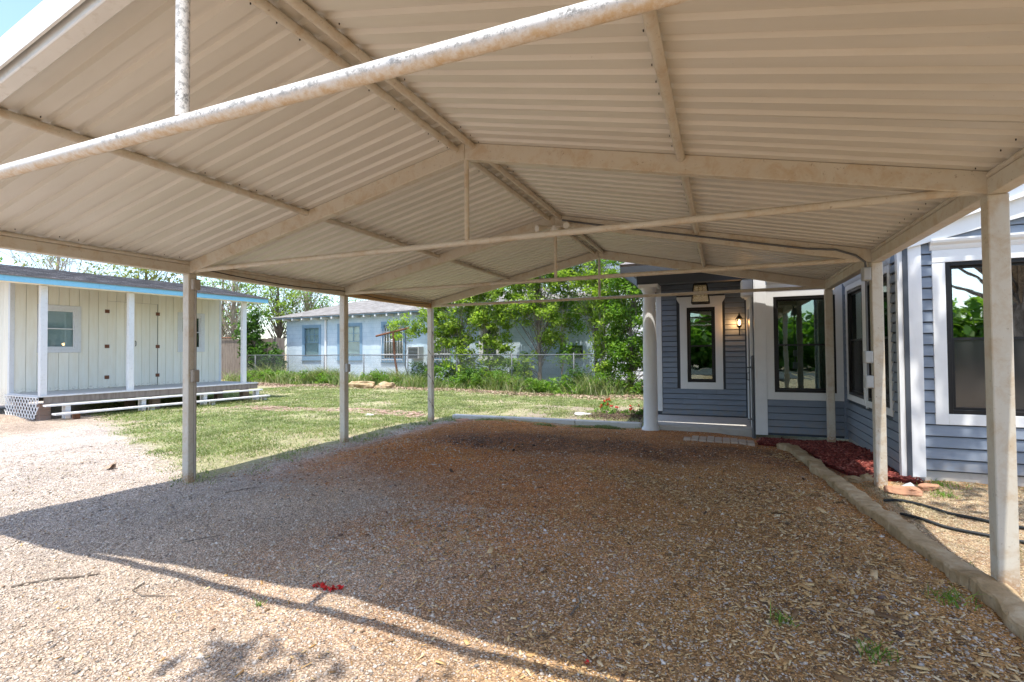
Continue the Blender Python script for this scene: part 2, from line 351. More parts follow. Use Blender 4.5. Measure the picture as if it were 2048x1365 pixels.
rust = g.ramp(n2, [(.25, (.27, .085, .025)), (.5, (.52, .195, .05)), (.75, (.66, .33, .10))])
rust = g.mix(g.ma('MULTIPLY', g.ss(n1, .5, .72), .6), rust, (.46, .27, .12))
rust = g.mix(g.ma('MULTIPLY', g.ss(n3, .60, .70), .5), rust, (.13, .08, .05))
dirt = g.mix(g.ss(n2, .3, .7), (.36, .24, .14), (.50, .35, .21))
chipb = g.mix(g.ss(n3, .35, .65), (.24, .135, .05), (.54, .31, .11))
soil = g.mix(g.ss(n2, .3, .7), (.34, .26, .19), (.46, .37, .29))
lawn = g.mix(g.ss(n2, .3, .65), (.24, .25, .11), (.42, .38, .23))
lawn = g.mix(g.ma('MULTIPLY', g.ss(n1, .50, .64), .8), lawn, soil)
gravd = g.mix(.55, grav_l, dirt)
m = lambda *a: g.ss(*a)
col = g.mix(m(Xw, -.3, 4.2), grav_l, gravd)
fr_ = g.ma('MULTIPLY', m(Yw, -.3, 1.9), m(X_, .1, 1.0)); col = g.mix(fr_, col, rust)
fr2 = g.ma('MULTIPLY', g.ma('MULTIPLY', m(Yw, -2.6, .0), m(Xw, 2.0, 4.2)), .9); col = g.mix(fr2, col, g.mix(.25, rust, dirt))
fc = g.ma('MULTIPLY', g.ma('MULTIPLY', m(Xw, 3.9, 5.8), m(Yw, 2.6, 1.2)), .85); col = g.mix(g.ma('MULTIPLY', fc, .9), col, chipb)
dk = g.ma('MULTIPLY', g.ma('MULTIPLY', m(Yw, 2.7, 3.4), m(Yw, 4.9, 4.0)), g.ma('MULTIPLY', m(X_, .9, 1.8), g.ss(n2, .38, .55)))
col = g.mix(g.ma('MULTIPLY', dk, .8), col, (.10, .06, .05))
og = g.ma('MULTIPLY', g.ma('MULTIPLY', m(Yw, 1.4, 2.4), m(Yw, 3.5, 2.9)), m(Xw, 4.2, 5.4)); col = g.mix(g.ma('MULTIPLY', og, .7), col, (.40, .22, .08))
lx = g.ma('MULTIPLY_ADD', px, .41, Y_)
fl = g.ma('MULTIPLY', m(lx, -.25, .35), m(X_, .35, -.05)); col = g.mix(fl, col, lawn)
fy = m(Y_, 6.0, 6.3); col = g.mix(fy, col, lawn)
lf = g.ma('MULTIPLY', m(X_, -5.8, -7.2), m(Y_, 4.2, 2.2)); col = g.mix(lf, col, soil)
far = g.ma('MULTIPLY', m(Yw, 12.2, 13.5), g.ss(n2, .42, .55)); col = g.mix(g.ma('MULTIPLY', far, .8), col, (.36, .21, .15))
bs = g.ma('MULTIPLY', m(px, 7.36, 7.46), m(Y_, 3.0, 2.6)); col = g.mix(bs, col, g.mix(g.ss(n2, .35, .65), (.44, .35, .22), (.34, .22, .13)))
bare = g.ma('MULTIPLY', g.ma('MULTIPLY', m(Y_, 6.4, 7.2), m(Y_, 10.5, 8.8)), g.ma('MULTIPLY', m(X_, .6, 1.8), g.ss(n1, .36, .52)))
col = g.mix(g.ma('MULTIPLY', bare, .75), col, (.30, .24, .20))
sc1 = g.n('ShaderNodeSeparateColor', i_0=g.voro(125, 'Color')).outputs
mott = g.noise(5.5, 5, .7)
lawnm = g.ma('MAXIMUM', fl, fy)
spk = g.ramp(sc1[0], [(0, (.38, .36, .35)), (.35, (.72, .70, .69)), (.65, (1.0, 1.0, 1.0)), (.86, (1.35, 1.33, 1.30)), (1, (2.1, 2.1, 2.1))])
col = g.mix(g.ma('SUBTRACT', .9, g.ma('MULTIPLY', lawnm, .5)), col, spk, 'MULTIPLY')
big = g.noise(.75, 4, .6); col = g.mix(g.ma('SUBTRACT', .7, g.ma('MULTIPLY', lawnm, .4)), col, g.ramp(big, [(.32, (.72, .70, .68)), (.5, (1., 1., 1.)), (.68, (1.28, 1.26, 1.22))]), 'MULTIPLY')
col = g.mix(.55, col, g.ramp(mott, [(.3, (.66, .64, .62)), (.7, (1.35, 1.34, 1.32))]), 'MULTIPLY')
col = g.mix(g.ma('MULTIPLY', g.ss(sc1[1], .93, .96), g.ma('SUBTRACT', .8, g.ma('MULTIPLY', lawnm, .8))), col, (.62, .56, .48))
g.bump(g.ma('ADD', g.ma('MULTIPLY', vd, .8), g.ma('ADD', n3, g.ma('MULTIPLY', n2, 1.5))), .9, .014)
ground = npobj('ground', V, F, g.fin(col, .95, .15)); tag(ground, kind='structure')
for p_ in ground.data.polygons: pass

# ------------------------------------------------------------------ carport
W_, Y0, Y1, Y2, Y3 = 7.54, -2.66, 0., 2.69, 5.45
FR = [Y0, Y1, Y2, Y3]
cp = thing('carport', 'tan steel open carport with corrugated gable roof on square posts over the gravel', 'carport', (W_/2, 1.4, 0))
def box_obj(name, mat, parent, *a, F=WORLD, bev=0): return MB().box(*a, F=F).build(name, mat, parent, bev)
for y in FR:
    for x in (0, W_):
        zb = gzf(x, y)-.05
        box_obj('post', M['steel'], cp, x-.053, x+.053, y-.053, y+.053, zb, 2.46, bev=.006)
for j, (a, b) in enumerate(zip(FR[:-1], FR[1:])):
    for x in (0, W_):
        mt = M['rustbeam'] if (j == 2 and x == 0) else M['steel']
        box_obj('eave_beam', mt, cp, x-.05, x+.05, a+.001, b-.001, 2.461, 2.565, bev=.005)
        MB().tube([(x+(.035 if x == 0 else -.035), a, 2.588), (x+(.035 if x == 0 else -.035), b, 2.588)], .022, 8).build('eave_pipe', M['steel'], cp)
SL = .82/(W_/2)
def rz(x): return 2.605+SL*min(x, W_-x)          # underside of the roof sheets
for y in FR:
    for s in (0, 1):
        x0, x1 = (-.05, W_/2-.001) if s == 0 else (W_+.05, W_/2+.001)
        p = [(x0, rz(x0)-.146), (x1, rz(x1)-.156), (x1, rz(x1)-.002), (x0, rz(x0)-.002)]
        if s: p = p[::-1]
        MB().poly([(a, c) for a, c in p], y-.04, y+.04).build('rafter', M['steel'] if y != Y0 else M['white_old'], cp, .006)
    r = .034 if y == Y0 else .028
    mt = M['oldpipe'] if y == Y0 else M['steel']
    sag = .0
    MB().tube([(x, y, 2.505) for x in (.05, W_/4, W_/2, W_*3/4, W_-.05)], r, 14).build('tie_pipe', mt, cp)
    MB().tube([(W_/2, y, 2.505+r*.8), (W_/2, y, rz(W_/2)-.15)], r*.82, 12).build('king_post', mt, cp)
for x in (W_/2-.085, W_/2+.085):
    for a, b in zip(FR[:-1], FR[1:]):
        MB().tube([(x, a+.03, rz(x)-.035), (x, b-.03, rz(x)-.035)], .030, 10).build('ridge_pipe', M['steel'], cp)
for x in (W_/4, W_*3/4):
    for a, b in zip(FR[:-1], FR[1:]):
        MB().tube([(x, a+.02, rz(x)-.034), (x, b-.02, rz(x)-.034)], .031, 10).build('purlin_pipe', M['steel'], cp)
# corrugated sheets, ribs every 163 mm run down the slope
PIT = .1635; ya, yb = Y0-.06, Y3+.07
prof = []
y = ya
while y < yb-.001:
    for d, h in ((0, 0), (.088, 0), (.103, .026), (.146, .026), (.161, 0)):
        if y+d <= yb: prof.append((y+d, h))
    y += PIT
per = 6*5
k0 = 0; screws = MB()
def sheet(pp, s):
    mb = MB(); n = len(pp)
    xe, xr = (-.10, W_/2) if s == 0 else (W_+.10, W_/2)
    for th in (0, .004):
        for x in (xe, xr):
            zz = rz(W_/2)+SL*(-abs(x-W_/2)) if True else 0
            mb.v += [(x, yy, zz+h+th) for yy, h in pp]
    for i in range(n-1):
        a = (i, i+1, n+i+1, n+i); b = (2*n+i, 3*n+i, 3*n+i+1, 2*n+i+1)
        if s == 1: a = a[::-1]; b = b[::-1]
        mb.f += [a, b]
        mb.f += [(i, 2*n+i, 2*n+i+1, i+1), (n+i, n+i+1, 3*n+i+1, 3*n+i)]
    mb.f += [(0, n, 3*n, 2*n), (n-1, 2*n-1+2*n-n+0, 4*n-1, 2*n-1)] if False else [(0, n, 3*n, 2*n), (n-1, 3*n-1, 4*n-1, 2*n-1)]
    return mb
while k0 < len(prof)-1:
    pp = prof[k0:k0+per+4]
    if len(pp) < 2: break
    for s in (0, 1):
        o = sheet([(a, h) for a, h in pp], s).build('roof_panel', M['roofpan'], cp); o.location.z += .0055*((k0//per) % 2)
    k0 += per
nr = int((yb-ya)/PIT)
for k in range(nr):
    for x in (.12, W_/4+.05, W_/2-.16, W_/2+.16, W_*3/4-.05, W_-.12):
        if random.random() < .4:
            yy = ya+k*PIT+.044+random.uniform(-.02, .02); zz = rz(x)
            screws.box(x-.0025, x+.0025, yy-.0025, yy+.0025, zz-.010, zz+.001)
tag(screws.build('screw_tips', M['iron'], cp), kind='stuff')
# gable trim (front and back) and ridge cap
for y0_, y1_, mt in ((Y0-.075, Y0-.062, M['white_old']), (Y3+.072, Y3+.082, M['steel'])):
    for s in (0, 1):
        x0, x1 = (-.11, W_/2-.0005) if s == 0 else (W_+.11, W_/2+.0005)
        p = [(x0, rz(W_/2)-SL*abs(x0-W_/2)-.12), (x1, rz(x1)-.12), (x1, rz(x1)+.035), (x0, rz(W_/2)-SL*abs(x0-W_/2)+.035)]
        if s: p = p[::-1]
        MB().poly(p, y0_, y1_).build('gable_trim', mt, cp)
MB().poly([(W_/2-.2, rz(W_/2-.2)+.032), (W_/2, rz(W_/2)+.032), (W_/2+.2, rz(W_/2+.2)+.032), (W_/2+.2, rz(W_/2+.2)+.038), (W_/2, rz(W_/2)+.04), (W_/2-.2, rz(W_/2-.2)+.038)], ya, yb).build('ridge_cap', M['steel'], cp)

# electrical pieces on the carport
def ebox(name, label, x0, x1, y0, y1, z0, z1, mat, lid='x', group=None):
    t = thing(name, label, 'electrical box', ((x0+x1)/2, (y0+y1)/2, z0), 0, group)
    box_obj('body', mat, t, x0, x1, y0, y1, z0, z1, bev=.006)
    if lid == 'x': box_obj('cover', mat, t, x1+.001, x1+.012, y0+.008, y1-.008, z0+.008, z1-.008, bev=.004)
    else: box_obj('cover', mat, t, x0+.008, x1-.008, y0-.012, y0-.001, z0+.008, z1-.008, bev=.004)
    return t
ebox('junction_box', 'taupe junction box high on the nearest left post, right under the eave beam', .055, .115, -.035, .055, 2.27, 2.40, M['tanbox'])
ebox('outlet_box', 'taupe outlet box at waist height on the nearest left post', .055, .10, -.03, .055, 1.16, 1.31, M['tanbox'])
ebox('outlet_box', 'small box on the second left post, facing the gravel', .055, .10, Y2-.04, Y2+.04, 1.17, 1.31, M['greybox'])
rx = W_-.053
ebox('junction_box', 'grey junction box at the top of the second right post, where the conduit turns down', rx-.085, rx-.002, Y2-.055, Y2+.03, 2.26, 2.41, M['greybox'], 'y')
t = ebox('outlet_box', 'upper of two pale outlet boxes on the second right post, with round cover', rx-.085, rx-.002, Y2-.055, Y2+.03, 1.33, 1.465, M['greybox'], 'y')
MB().lathe(0, 0, [(.03, 0), (.03, .012), (.02, .018)], 14)
ebox('switch_box', 'lower of two pale boxes on the second right post, with switch', rx-.085, rx-.002, Y2-.055, Y2+.03, 1.05, 1.19, M['greybox'], 'y')
def cond(label, pts, r=.011, mat='galv', name='conduit', cat='conduit'):
    t = MB().tube(pts, r, 8).build(name, M[mat]); return tag(t, label, cat)
cond('thin conduit running down the nearest left post between its two boxes', [(.075, .02, 2.27), (.075, .02, 1.31)], .012, 'tanbox')
cond('thin conduit running down the nearest left post from its outlet box to the ground', [(.072, .02, 1.16), (.072, .02, .0)], .014, 'tanbox')
cx_ = rx-.045
cond('grey conduit between the junction box and the outlet box of the second right post', [(cx_, Y2-.01, 2.26), (cx_, Y2-.01, 1.465)])
cond('short grey conduit between the two pale boxes of the second right post', [(cx_, Y2-.01, 1.33), (cx_, Y2-.01, 1.19)])
cond('grey conduit curving from the ridge floodlight along the third rafter down to the right post',
     [(W_/2+.12, Y2-.06, rz(W_/2)-.10)]+[(x, Y2-.055, rz(x)-.085) for i, x in enumerate((4.4, 5.1, 5.8, 6.4))]+[(6.85, Y2-.055, rz(6.85)-.085), (7.15, Y2-.06, 2.63), (7.34, Y2-.058, 2.55), (7.43, Y2-.045, 2.47), (cx_, Y2-.012, 2.41)], .012)
cond('thin dark cable sagging along the left eave beam', [(.06, y_, 2.545-.05*math.sin(math.pi*(y_-Y1)/2.69*1.0 % math.pi)) for y_ in np.linspace(.1, 5.3, 14)], .006, 'wire', 'cable', 'cable')
cond('dark wire wound loosely round the far left post', [(.0+.06*math.cos(a), Y3+.06*math.sin(a), 1.9-a*.085) for a in np.linspace(-.8, 20, 60)], .005, 'wire', 'wire', 'wire')
fl = thing('flood_light', 'twin-headed cream floodlight under the ridge at the third rafter', 'floodlight', (3.80, 2.60, 3.2))
MB().lathe(3.80, 2.58, [(.05, 3.12), (.055, 3.14), (.055, 3.2), (.045, 3.24)], 16).build('base', M['bulb_off'], fl)
MB().tube([(3.70, 2.55, 3.215), (3.92, 2.55, 3.225)], .016, 8).build('arm', M['steel'], fl)
for sx_, ex in ((3.68, -1), (3.93, 1)):
    hd = MB().tube([(sx_-.01*ex, 2.56, 3.235), (sx_+.02*ex, 2.52, 3.215), (sx_+.06*ex, 2.45, 3.20), (sx_+.085*ex, 2.41, 3.19)], [.018, .03, .045, .05], 14).build('lamp_head', M['steel'], fl)
    MB().tube([(sx_+.086*ex, 2.409, 3.19), (sx_+.092*ex, 2.40, 3.188)], [.045, .03], 14).build('lens', M['bulb_off'], hd)

# ------------------------------------------------------------------ windows and siding
def window(par, F, u0, u1, z0, z1, cas=.11, head=.0, depth=.05, split=.5, trim='white', frame='black', gl='glass', room=True, curtain=True, casing=True, sill=False, low=None, cornice=0):
    wf = MB().box(u0, u1, -.01, .012, z0, z0+.001, F).build('window', M[frame], par)
    ft = .045
    wf.data = wf.data
    fb = MB()
    fb.box(u0, u0+ft, -.06, .022, z0, z1, F); fb.box(u1-ft, u1, -.06, .022, z0, z1, F)
    fb.box(u0+ft, u1-ft, -.06, .022, z0, z0+ft, F); fb.box(u0+ft, u1-ft, -.06, .022, z1-ft, z1, F)
    fb.build('frame', M[frame], wf, .003)
    zm = z0+(z1-z0)*split; st = .028
    for (a, b, off, nm, g_) in ((zm-.01, z1-ft, -.025, 'upper_sash', gl), (z0+ft, zm+.02, -.005, 'lower_sash', low or gl)):
        sb = MB(); x0, x1 = u0+ft+.001, u1-ft-.001; v0, v1 = off-.022, off
        sb.box(x0, x0+st, v0, v1, a, b, F); sb.box(x1-st, x1, v0, v1, a, b, F); sb.box(x0+st, x1-st, v0, v1, a, a+st, F); sb.box(x0+st, x1-st, v0, v1, b-st, b, F)
        sb.build(nm, M[frame], wf)
        MB().box(x0+st, x1-st, off-.014, off-.009, a+st, b-st, F).build('pane', M[g_], wf)
    if casing:
        c = cas; cb = MB(); T = .03
        cb.box(u0-c, u0-.001, .0, T, z0-c, z1+c*(1 if head == 0 else 0), F).build('casing', M[trim], wf, .003)
        MB().box(u1+.001, u1+c, .0, T, z0-c, z1+c*(1 if head == 0 else 0), F).build('casing', M[trim], wf, .003)
        MB().box(u0-.001, u1+.001, .0, T, z0-c, z0-.001, F).build('casing', M[trim], wf, .003)
        if head == 0: MB().box(u0-.001, u1+.001, .0, T, z1+.001, z1+c, F).build('casing', M[trim], wf, .003)
        else:
            MB().box(u0-c, u1+c, .0, T+.004, z1+.001, z1+head, F).build('casing', M[trim], wf, .003)
    if sill: MB().box(u0-cas-.02, u1+cas+.02, 0, .07, z0-cas-.03, z0-cas, F).build('sill', M[trim], wf)
    if cornice:
        zc = z1+(head or cas)+.001
        mo = MB()
        mo.prism([(0, zc), (.035, zc), (.05, zc+.03), (.055, zc+.05), (.085, zc+.075), (.095, zc+.10), (.095, zc+.12), (0, zc+.12)], u0-cas-.02, u1+cas+.02, F)
        mo.build('cornice', M[trim], wf)
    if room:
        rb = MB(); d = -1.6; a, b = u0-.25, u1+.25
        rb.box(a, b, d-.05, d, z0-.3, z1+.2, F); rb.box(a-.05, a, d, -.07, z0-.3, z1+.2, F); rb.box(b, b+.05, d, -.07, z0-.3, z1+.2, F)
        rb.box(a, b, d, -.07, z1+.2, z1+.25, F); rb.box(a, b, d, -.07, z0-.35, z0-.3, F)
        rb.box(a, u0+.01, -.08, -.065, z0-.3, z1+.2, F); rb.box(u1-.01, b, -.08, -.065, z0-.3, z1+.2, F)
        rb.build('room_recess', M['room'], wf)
    if curtain:
        n = 22
        for (a, b) in ((u0+.03, u0+(u1-u0)*.2), (u1-(u1-u0)*.28, u1-.03)):
            cm = MB(); pts = [(a+(b-a)*i/n, -.16+.02*math.sin(i*1.9)) for i in range(n+1)]
            for i in range(n):
                (p, pv), (q, qv) = pts[i], pts[i+1]
                cm.quadbox([F(p, pv-.004, z0), F(q, qv-.004, z0), F(q, qv, z0), F(p, pv, z0), F(p, pv-.004, z1), F(q, qv-.004, z1), F(q, qv, z1), F(p, pv, z1)])
            cm.build('curtain', M['curtain'], wf)
    return wf

def siding(par, F, u0, u1, z0, z1, openings, mat='siding', exp=.117, zref=None, gap=.012):
    z = z0 if zref is None else zref
    while z < z1-.02:
        zt = min(z+exp, z1)
        segs = [(u0, u1)]
        for (a, b, c, d) in openings:
            if c < zt-.005 and d > z+.005:
                ns = []
                for (p, q) in segs:
                    if b <= p or a >= q: ns.append((p, q)); continue
                    if a > p: ns.append((p, a))
                    if b < q: ns.append((b, q))
                segs = ns
        s2 = []
        for (p, q) in segs:
            if q-p > 1.2 and random.random() < .55:
                c_ = p+(q-p)*random.uniform(.25, .75); s2 += [(p, c_-.0015), (c_+.0015, q)]
            else: s2.append((p, q))
        for (p, q) in s2:
            if q-p > .01:
                MB().prism([(-.012, z+gap), (.027, z+gap), (.029, z+gap+.005), (.012, zt), (-.012, zt)], p, q, F).build('siding_board', M[mat], par)  # slot over the dark backing draws the shadow line under each lap
        z += exp

# ------------------------------------------------------------------ the blue house
hs = thing('house', 'blue-grey clapboard house with white trim, black windows and a small porch beside the carport', 'house', (7.8, 5.75, 0))
FA = Fr(6.50, 5.75, 1, 0)          # bay wall facing the carport opening
FB = Fr(7.83, 5.73, 0, -1)         # long side wall, outward = -x ; u runs toward the camera
FC = Fr(7.85, 2.95, 1, 0)          # gable end facing the camera
FP = Fr(4.55, 7.75, 1, 0)          # porch back wall
FD = Fr(6.45, 7.75, 0, -1)         # door wall, outward = -x
zb = .03
# wall A : window 0.26..1.21
siding(hs, FA, .13, 1.31, zb, 2.72, [(.13, 1.31, .62, 2.6)])
MB().box(-.03, .14, 0, .038, 0, 2.86, FA).build('corner_board', M['white_texture'], hs, .003)
MB().box(-.049, -.031, -.15, .034, 0, 2.86, FA).build('corner_board', M['white'], hs)
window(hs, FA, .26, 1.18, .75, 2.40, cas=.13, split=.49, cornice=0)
MB().box(.14, 1.31, .0, .03, 2.53, 2.62, FA).build('frieze', M['white'], hs)
MB().prism([(0, 2.62), (.03, 2.62), (.05, 2.65), (.06, 2.68), (.10, 2.70), (.11, 2.76), (0, 2.76)], .16, 1.31, FA).build('cornice', M['white'], hs)
# wall B
ub = [(5.73-5.51, 5.73-4.55), (5.73-4.35, 5.73-3.33)]
siding(hs, FB, .0, 2.74, zb, 2.72, [(ub[0][0]-.1, ub[1][1]+.1, .66, 2.62)], gap=.019)
MB().box(ub[0][1]+.08, ub[1][0]-.08, .0, .026, .64, 2.62, FB).build('mullion_board', M['white'], hs)
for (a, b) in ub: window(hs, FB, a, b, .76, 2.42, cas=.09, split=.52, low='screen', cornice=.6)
MB().box(2.742, 2.775, .0, .038, 0, 2.80, FB).build('corner_board', M['white_texture'], hs, .003)
MB().box(7.78, 7.92, 5.70, 5.86, .0, 2.75).build('corner_post', M['siding'], hs)
MB().box(-.02, 2.80, .0, .03, 2.75, 2.86, FB).build('frieze', M['white'], hs)
MB().box(-.05, 2.8, -.08, -.013, -.2, 2.75, FB).build('foundation', M['concrete'], hs) if False else None
# wall C (gable end)
siding(hs, FC, .17, 4.6, .115, .115+.128*20, [(.28, 1.55, .64, 2.66), (2.6, 3.8, .64, 2.66)], exp=.128)
for k in range(20, 36):
    z_ = .115+.128*k; ul_ = max(.17, (z_+.128+.02-2.90)/.40-.19)
    if ul_ < 4.5: siding(hs, FC, ul_, 4.6, z_, z_+.128, [], exp=.128)
MB().poly([(.0, 2.751), (4.6, 2.751), (4.6, 4.75), (.0, 2.92)], -.06, -.013, FC).build('wall', M['siding_dark'], hs)
MB().box(-.058, .17, .0, .042, .04, 2.72, FC).build('corner_board', M['white_texture'], hs, .003)
window(hs, FC, .39, 1.44, .76, 2.45, cas=.12, split=.49, gl='glass_hi', low='screen', head=.14, cornice=1)
window(hs, FC, 2.7, 3.7, .76, 2.45, cas=.12, split=.49, gl='glass_hi', low='screen', head=.14, cornice=1)
MB().box(-.02, 4.6, -.10, .0, -.2, .112, FC).build('foundation', M['concrete'], hs)
MB().box(.0, 2.85, -.10, -.001, -.2, .028, FB).build('foundation', M['concrete'], hs)
# walls backing
def backing(F, u0, u1, z0, z1, ops):
    us = sorted(set([u0, u1]+[x for o in ops for x in o[:2]])); zs_ = sorted(set([z0, z1]+[x for o in ops for x in o[2:]])); mb = MB()
    for a, b in zip(us[:-1], us[1:]):
        for c, d in zip(zs_[:-1], zs_[1:]):
            if any(o[0] <= a and b <= o[1] and o[2] <= c and d <= o[3] for o in ops): continue
            mb.box(a, b, -.06, -.013, c, d, F)
    mb.build('wall', M['siding_dark'], hs)
backing(FA, .0, 1.30, 0, 2.75, [(.26, 1.18, .75, 2.40)])
backing(FB, .0, 2.84, 0, 2.75, [(ub[0][0], ub[0][1], .76, 2.42), (ub[1][0], ub[1][1], .76, 2.42)])
backing(FC, .0, 4.6, 0, 2.75, [(.39, 1.44, .76, 2.45), (2.7, 3.7, .76, 2.45)])
# porch wall
siding(hs, FP, .10, 1.83, .05, 2.95, [(.44, 1.44, .69, 2.64)], exp=.1165)
backing(FP, .0, 1.88, 0, 3.0, [(.66, 1.24, .78, 2.43)])
MB().box(.0, .115, .0, .034, .12, 2.95, FP).build('corner_board', M['white_texture'], hs, .003)
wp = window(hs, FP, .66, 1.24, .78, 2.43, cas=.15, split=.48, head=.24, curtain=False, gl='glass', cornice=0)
for s_ in (-1, 1):     # flared brackets at the head of the porch window casing
    cu = .95+s_*.44
    MB().poly([(cu, 2.52), (cu+s_*.04, 2.58), (cu+s_*.06, 2.62), (cu+s_*.06, 2.67), (cu, 2.67)] if s_ < 0 else [(cu, 2.67), (cu+.06, 2.67), (cu+.06, 2.62), (cu+.04, 2.58), (cu, 2.52)], .0, .034, FP).build('casing_bracket', M['white'], wp)
# door wall
MB().box(.0, 2.0, -.10, .0, 0, 2.95, FD).build('wall', M['siding_dark'], hs)
dr = MB().box(.55, 1.45, .0, .03, .06, 2.10, FD).build('door', M['door_dark'], hs)
MB().tube([FD(.66, .03, 1.02), FD(.66, .07, 1.02), FD(.66, .07, .88), FD(.66, .03, .88)], .01, 8).build('handle', M['iron'], dr)
for a, b, c, d in ((.40, .549, .05, 2.3), (1.451, 1.60, .05, 2.3), (.36, 1.64, 2.301, 2.52)):
    MB().box(a, b, .001, .045, c, d, FD).build('door_casing', M['white'], hs, .004)
MB().box(.30, 1.7, .001, .08, 2.521, 2.60, FD).build('door_cornice', M['white'], hs, .006)
MB().box(.02, .16, .001, .04, .05, 2.9, FD).build('corner_board', M['white'], hs)
# porch slab, column, beam, ceiling
MB().box(4.55, 6.42, 6.02, 7.75, -.3, .035).build('porch_slab', M['concrete'], hs, .012)
pc = MB().lathe(4.62, 6.03, [(.175, -.08), (.175, -.03), (.155, .0), (.138, .03), (.135, .5), (.130, 1.5), (.120, 2.60), (.120, 2.62), (.135, 2.635), (.135, 2.65), (.15, 2.68), (.17, 2.71)], 28).build('porch_column', M['white'], hs)
MB().box(4.43, 4.81, 5.85, 6.21, 2.711, 2.77).build('capital', M['white'], pc, .006)
MB().box(4.40, 6.50, 5.93, 6.12, 2.771, 2.96).build('porch_beam', M['siding_dark'], hs)
MB().box(4.40, 4.56, 6.121, 7.75, 2.771, 2.96).build('porch_beam', M['siding_dark'], hs)
MB().box(4.36, 6.55, 6.121, 7.8, 2.961, 2.99).build('porch_ceiling', M['siding_dark'], hs)
MB().prism([(5.86, 2.962), (6.12, 2.962), (6.12, 3.02), (5.86, 2.975)], 4.34, 6.5, WORLD).build('beam_ledge', M['white_old'], hs)  # pale tone stands for sunlight on the ledge
MB().box(6.26, 6.5, 5.93, 6.3, 2.45, 2.769).build('corner_capital', M['white'], hs, .03)
# roofs
def shingle_roof(name, par, p00, p10, p11, p01, mat, rows, cols, th=.035):
    """quad p00-p10 eave, p01-p11 ridge; individual tabs joined"""
    mb = MB(); P = [Vector(p) for p in (p00, p10, p11, p01)]
    nrm = (P[1]-P[0]).cross(P[3]-P[0]).normalized()
    if nrm.z < 0: nrm = -nrm
    def q(s, t): return (P[0]*(1-s)+P[1]*s)*(1-t)+(P[3]*(1-s)+P[2]*s)*t
    mb.quadbox([q(0, 0)-nrm*th, q(1, 0)-nrm*th, q(1, 1)-nrm*th, q(0, 1)-nrm*th, q(0, 0), q(1, 0), q(1, 1), q(0, 1)])
    base = mb.build(name, M[mat], par)
    mb = MB()
    for r_ in range(rows):
        t0, t1 = r_/rows, min((r_+1.12)/rows, 1)
        for c_ in range(cols):
            s0 = (c_+(.5 if r_ % 2 else 0))/cols; s1 = min(s0+.97/cols, 1)
            if s0 >= 1: continue
            h0 = .010+random.uniform(0, .004); h1 = .002
            a, b, c, d = q(s0, t0), q(s1, t0), q(s1, t1), q(s0, t1)
            mb.quadbox([a, b, c, d, a+nrm*h0, b+nrm*h0, c+nrm*h1, d+nrm*h1])
    tag(mb.build('shingle_rows', M[mat], base), kind='stuff')
    return base
ye = 5.66
shingle_roof('porch_roof', hs, (4.12, ye, 3.14), (8.0, ye, 3.14), (8.0, 9.3, 4.7), (5.6, 9.3, 4.7), 'shingle', 22, 16)
shingle_roof('porch_roof', hs, (4.12, 12.5, 3.14), (4.12, ye, 3.14), (5.6, 9.3, 4.7), (5.6, 9.4, 4.7), 'shingle', 14, 22)
MB().box(4.13, 6.5, ye+.005, ye+.03, 2.95, 3.105).build('porch_fascia', M['siding_dark'], hs)
MB().box(4.13, 4.155, ye+.031, 12.4, 2.95, 3.105).build('porch_fascia', M['siding_dark'], hs)
MB().box(4.155, 6.6, ye+.03, 5.93, 2.9905, 3.0).build('porch_soffit', M['siding_dark'], hs)
MB().box(6.48, 8.6, ye+.005, ye+.03, 2.87, 3.105).build('fascia', M['white'], hs)
MB().box(6.50, 8.6, ye+.03, 5.75, 2.865, 2.88).build('soffit', M['white'], hs)
# roof of the wing above wall B / C: eave over B, rake over C, ridge at x=11.5
rz0 = 2.90; rs = .40
xe = 7.66
shingle_roof('wing_roof', hs, (xe, ye-.05, rz0), (xe, 2.80, rz0), (11.6, 2.80, rz0+rs*(11.6-xe)), (11.6, ye-.05, rz0+rs*(11.6-xe)), 'shingle', 24, 12)
shingle_roof('wing_roof', hs, (15.6, ye-.05, rz0), (15.6, 2.80, rz0), (11.6, 2.80, rz0+rs*(11.6-xe)), (11.6, ye-.05, rz0+rs*(11.6-xe)), 'shingle', 24, 12)
MB().box(xe+.002, xe+.02, 2.75, 5.60, rz0-.16, rz0-.04).build('fascia', M['white'], hs)
MB().box(xe+.021, 7.83, 2.75, 5.65, rz0-.16, rz0-.145).build('soffit', M['white'], hs)
MB().poly([(xe-.02, rz0-.33), (11.6, rz0-.33+rs*.62*(11.6-xe)), (11.6, rz0-.04+rs*(11.6-xe)), (xe-.02, rz0-.04)], 2.875, 2.915).build('rake_board', M['white'], hs)
MB().poly([(xe+.1, rz0-.18), (11.6, rz0-.20+rs*.8*(11.6-xe)), (11.6, rz0-.19+rs*.8*(11.6-xe)), (xe+.1, rz0-.17)], 2.82, 2.874).build('rake_soffit', M['white'], hs)

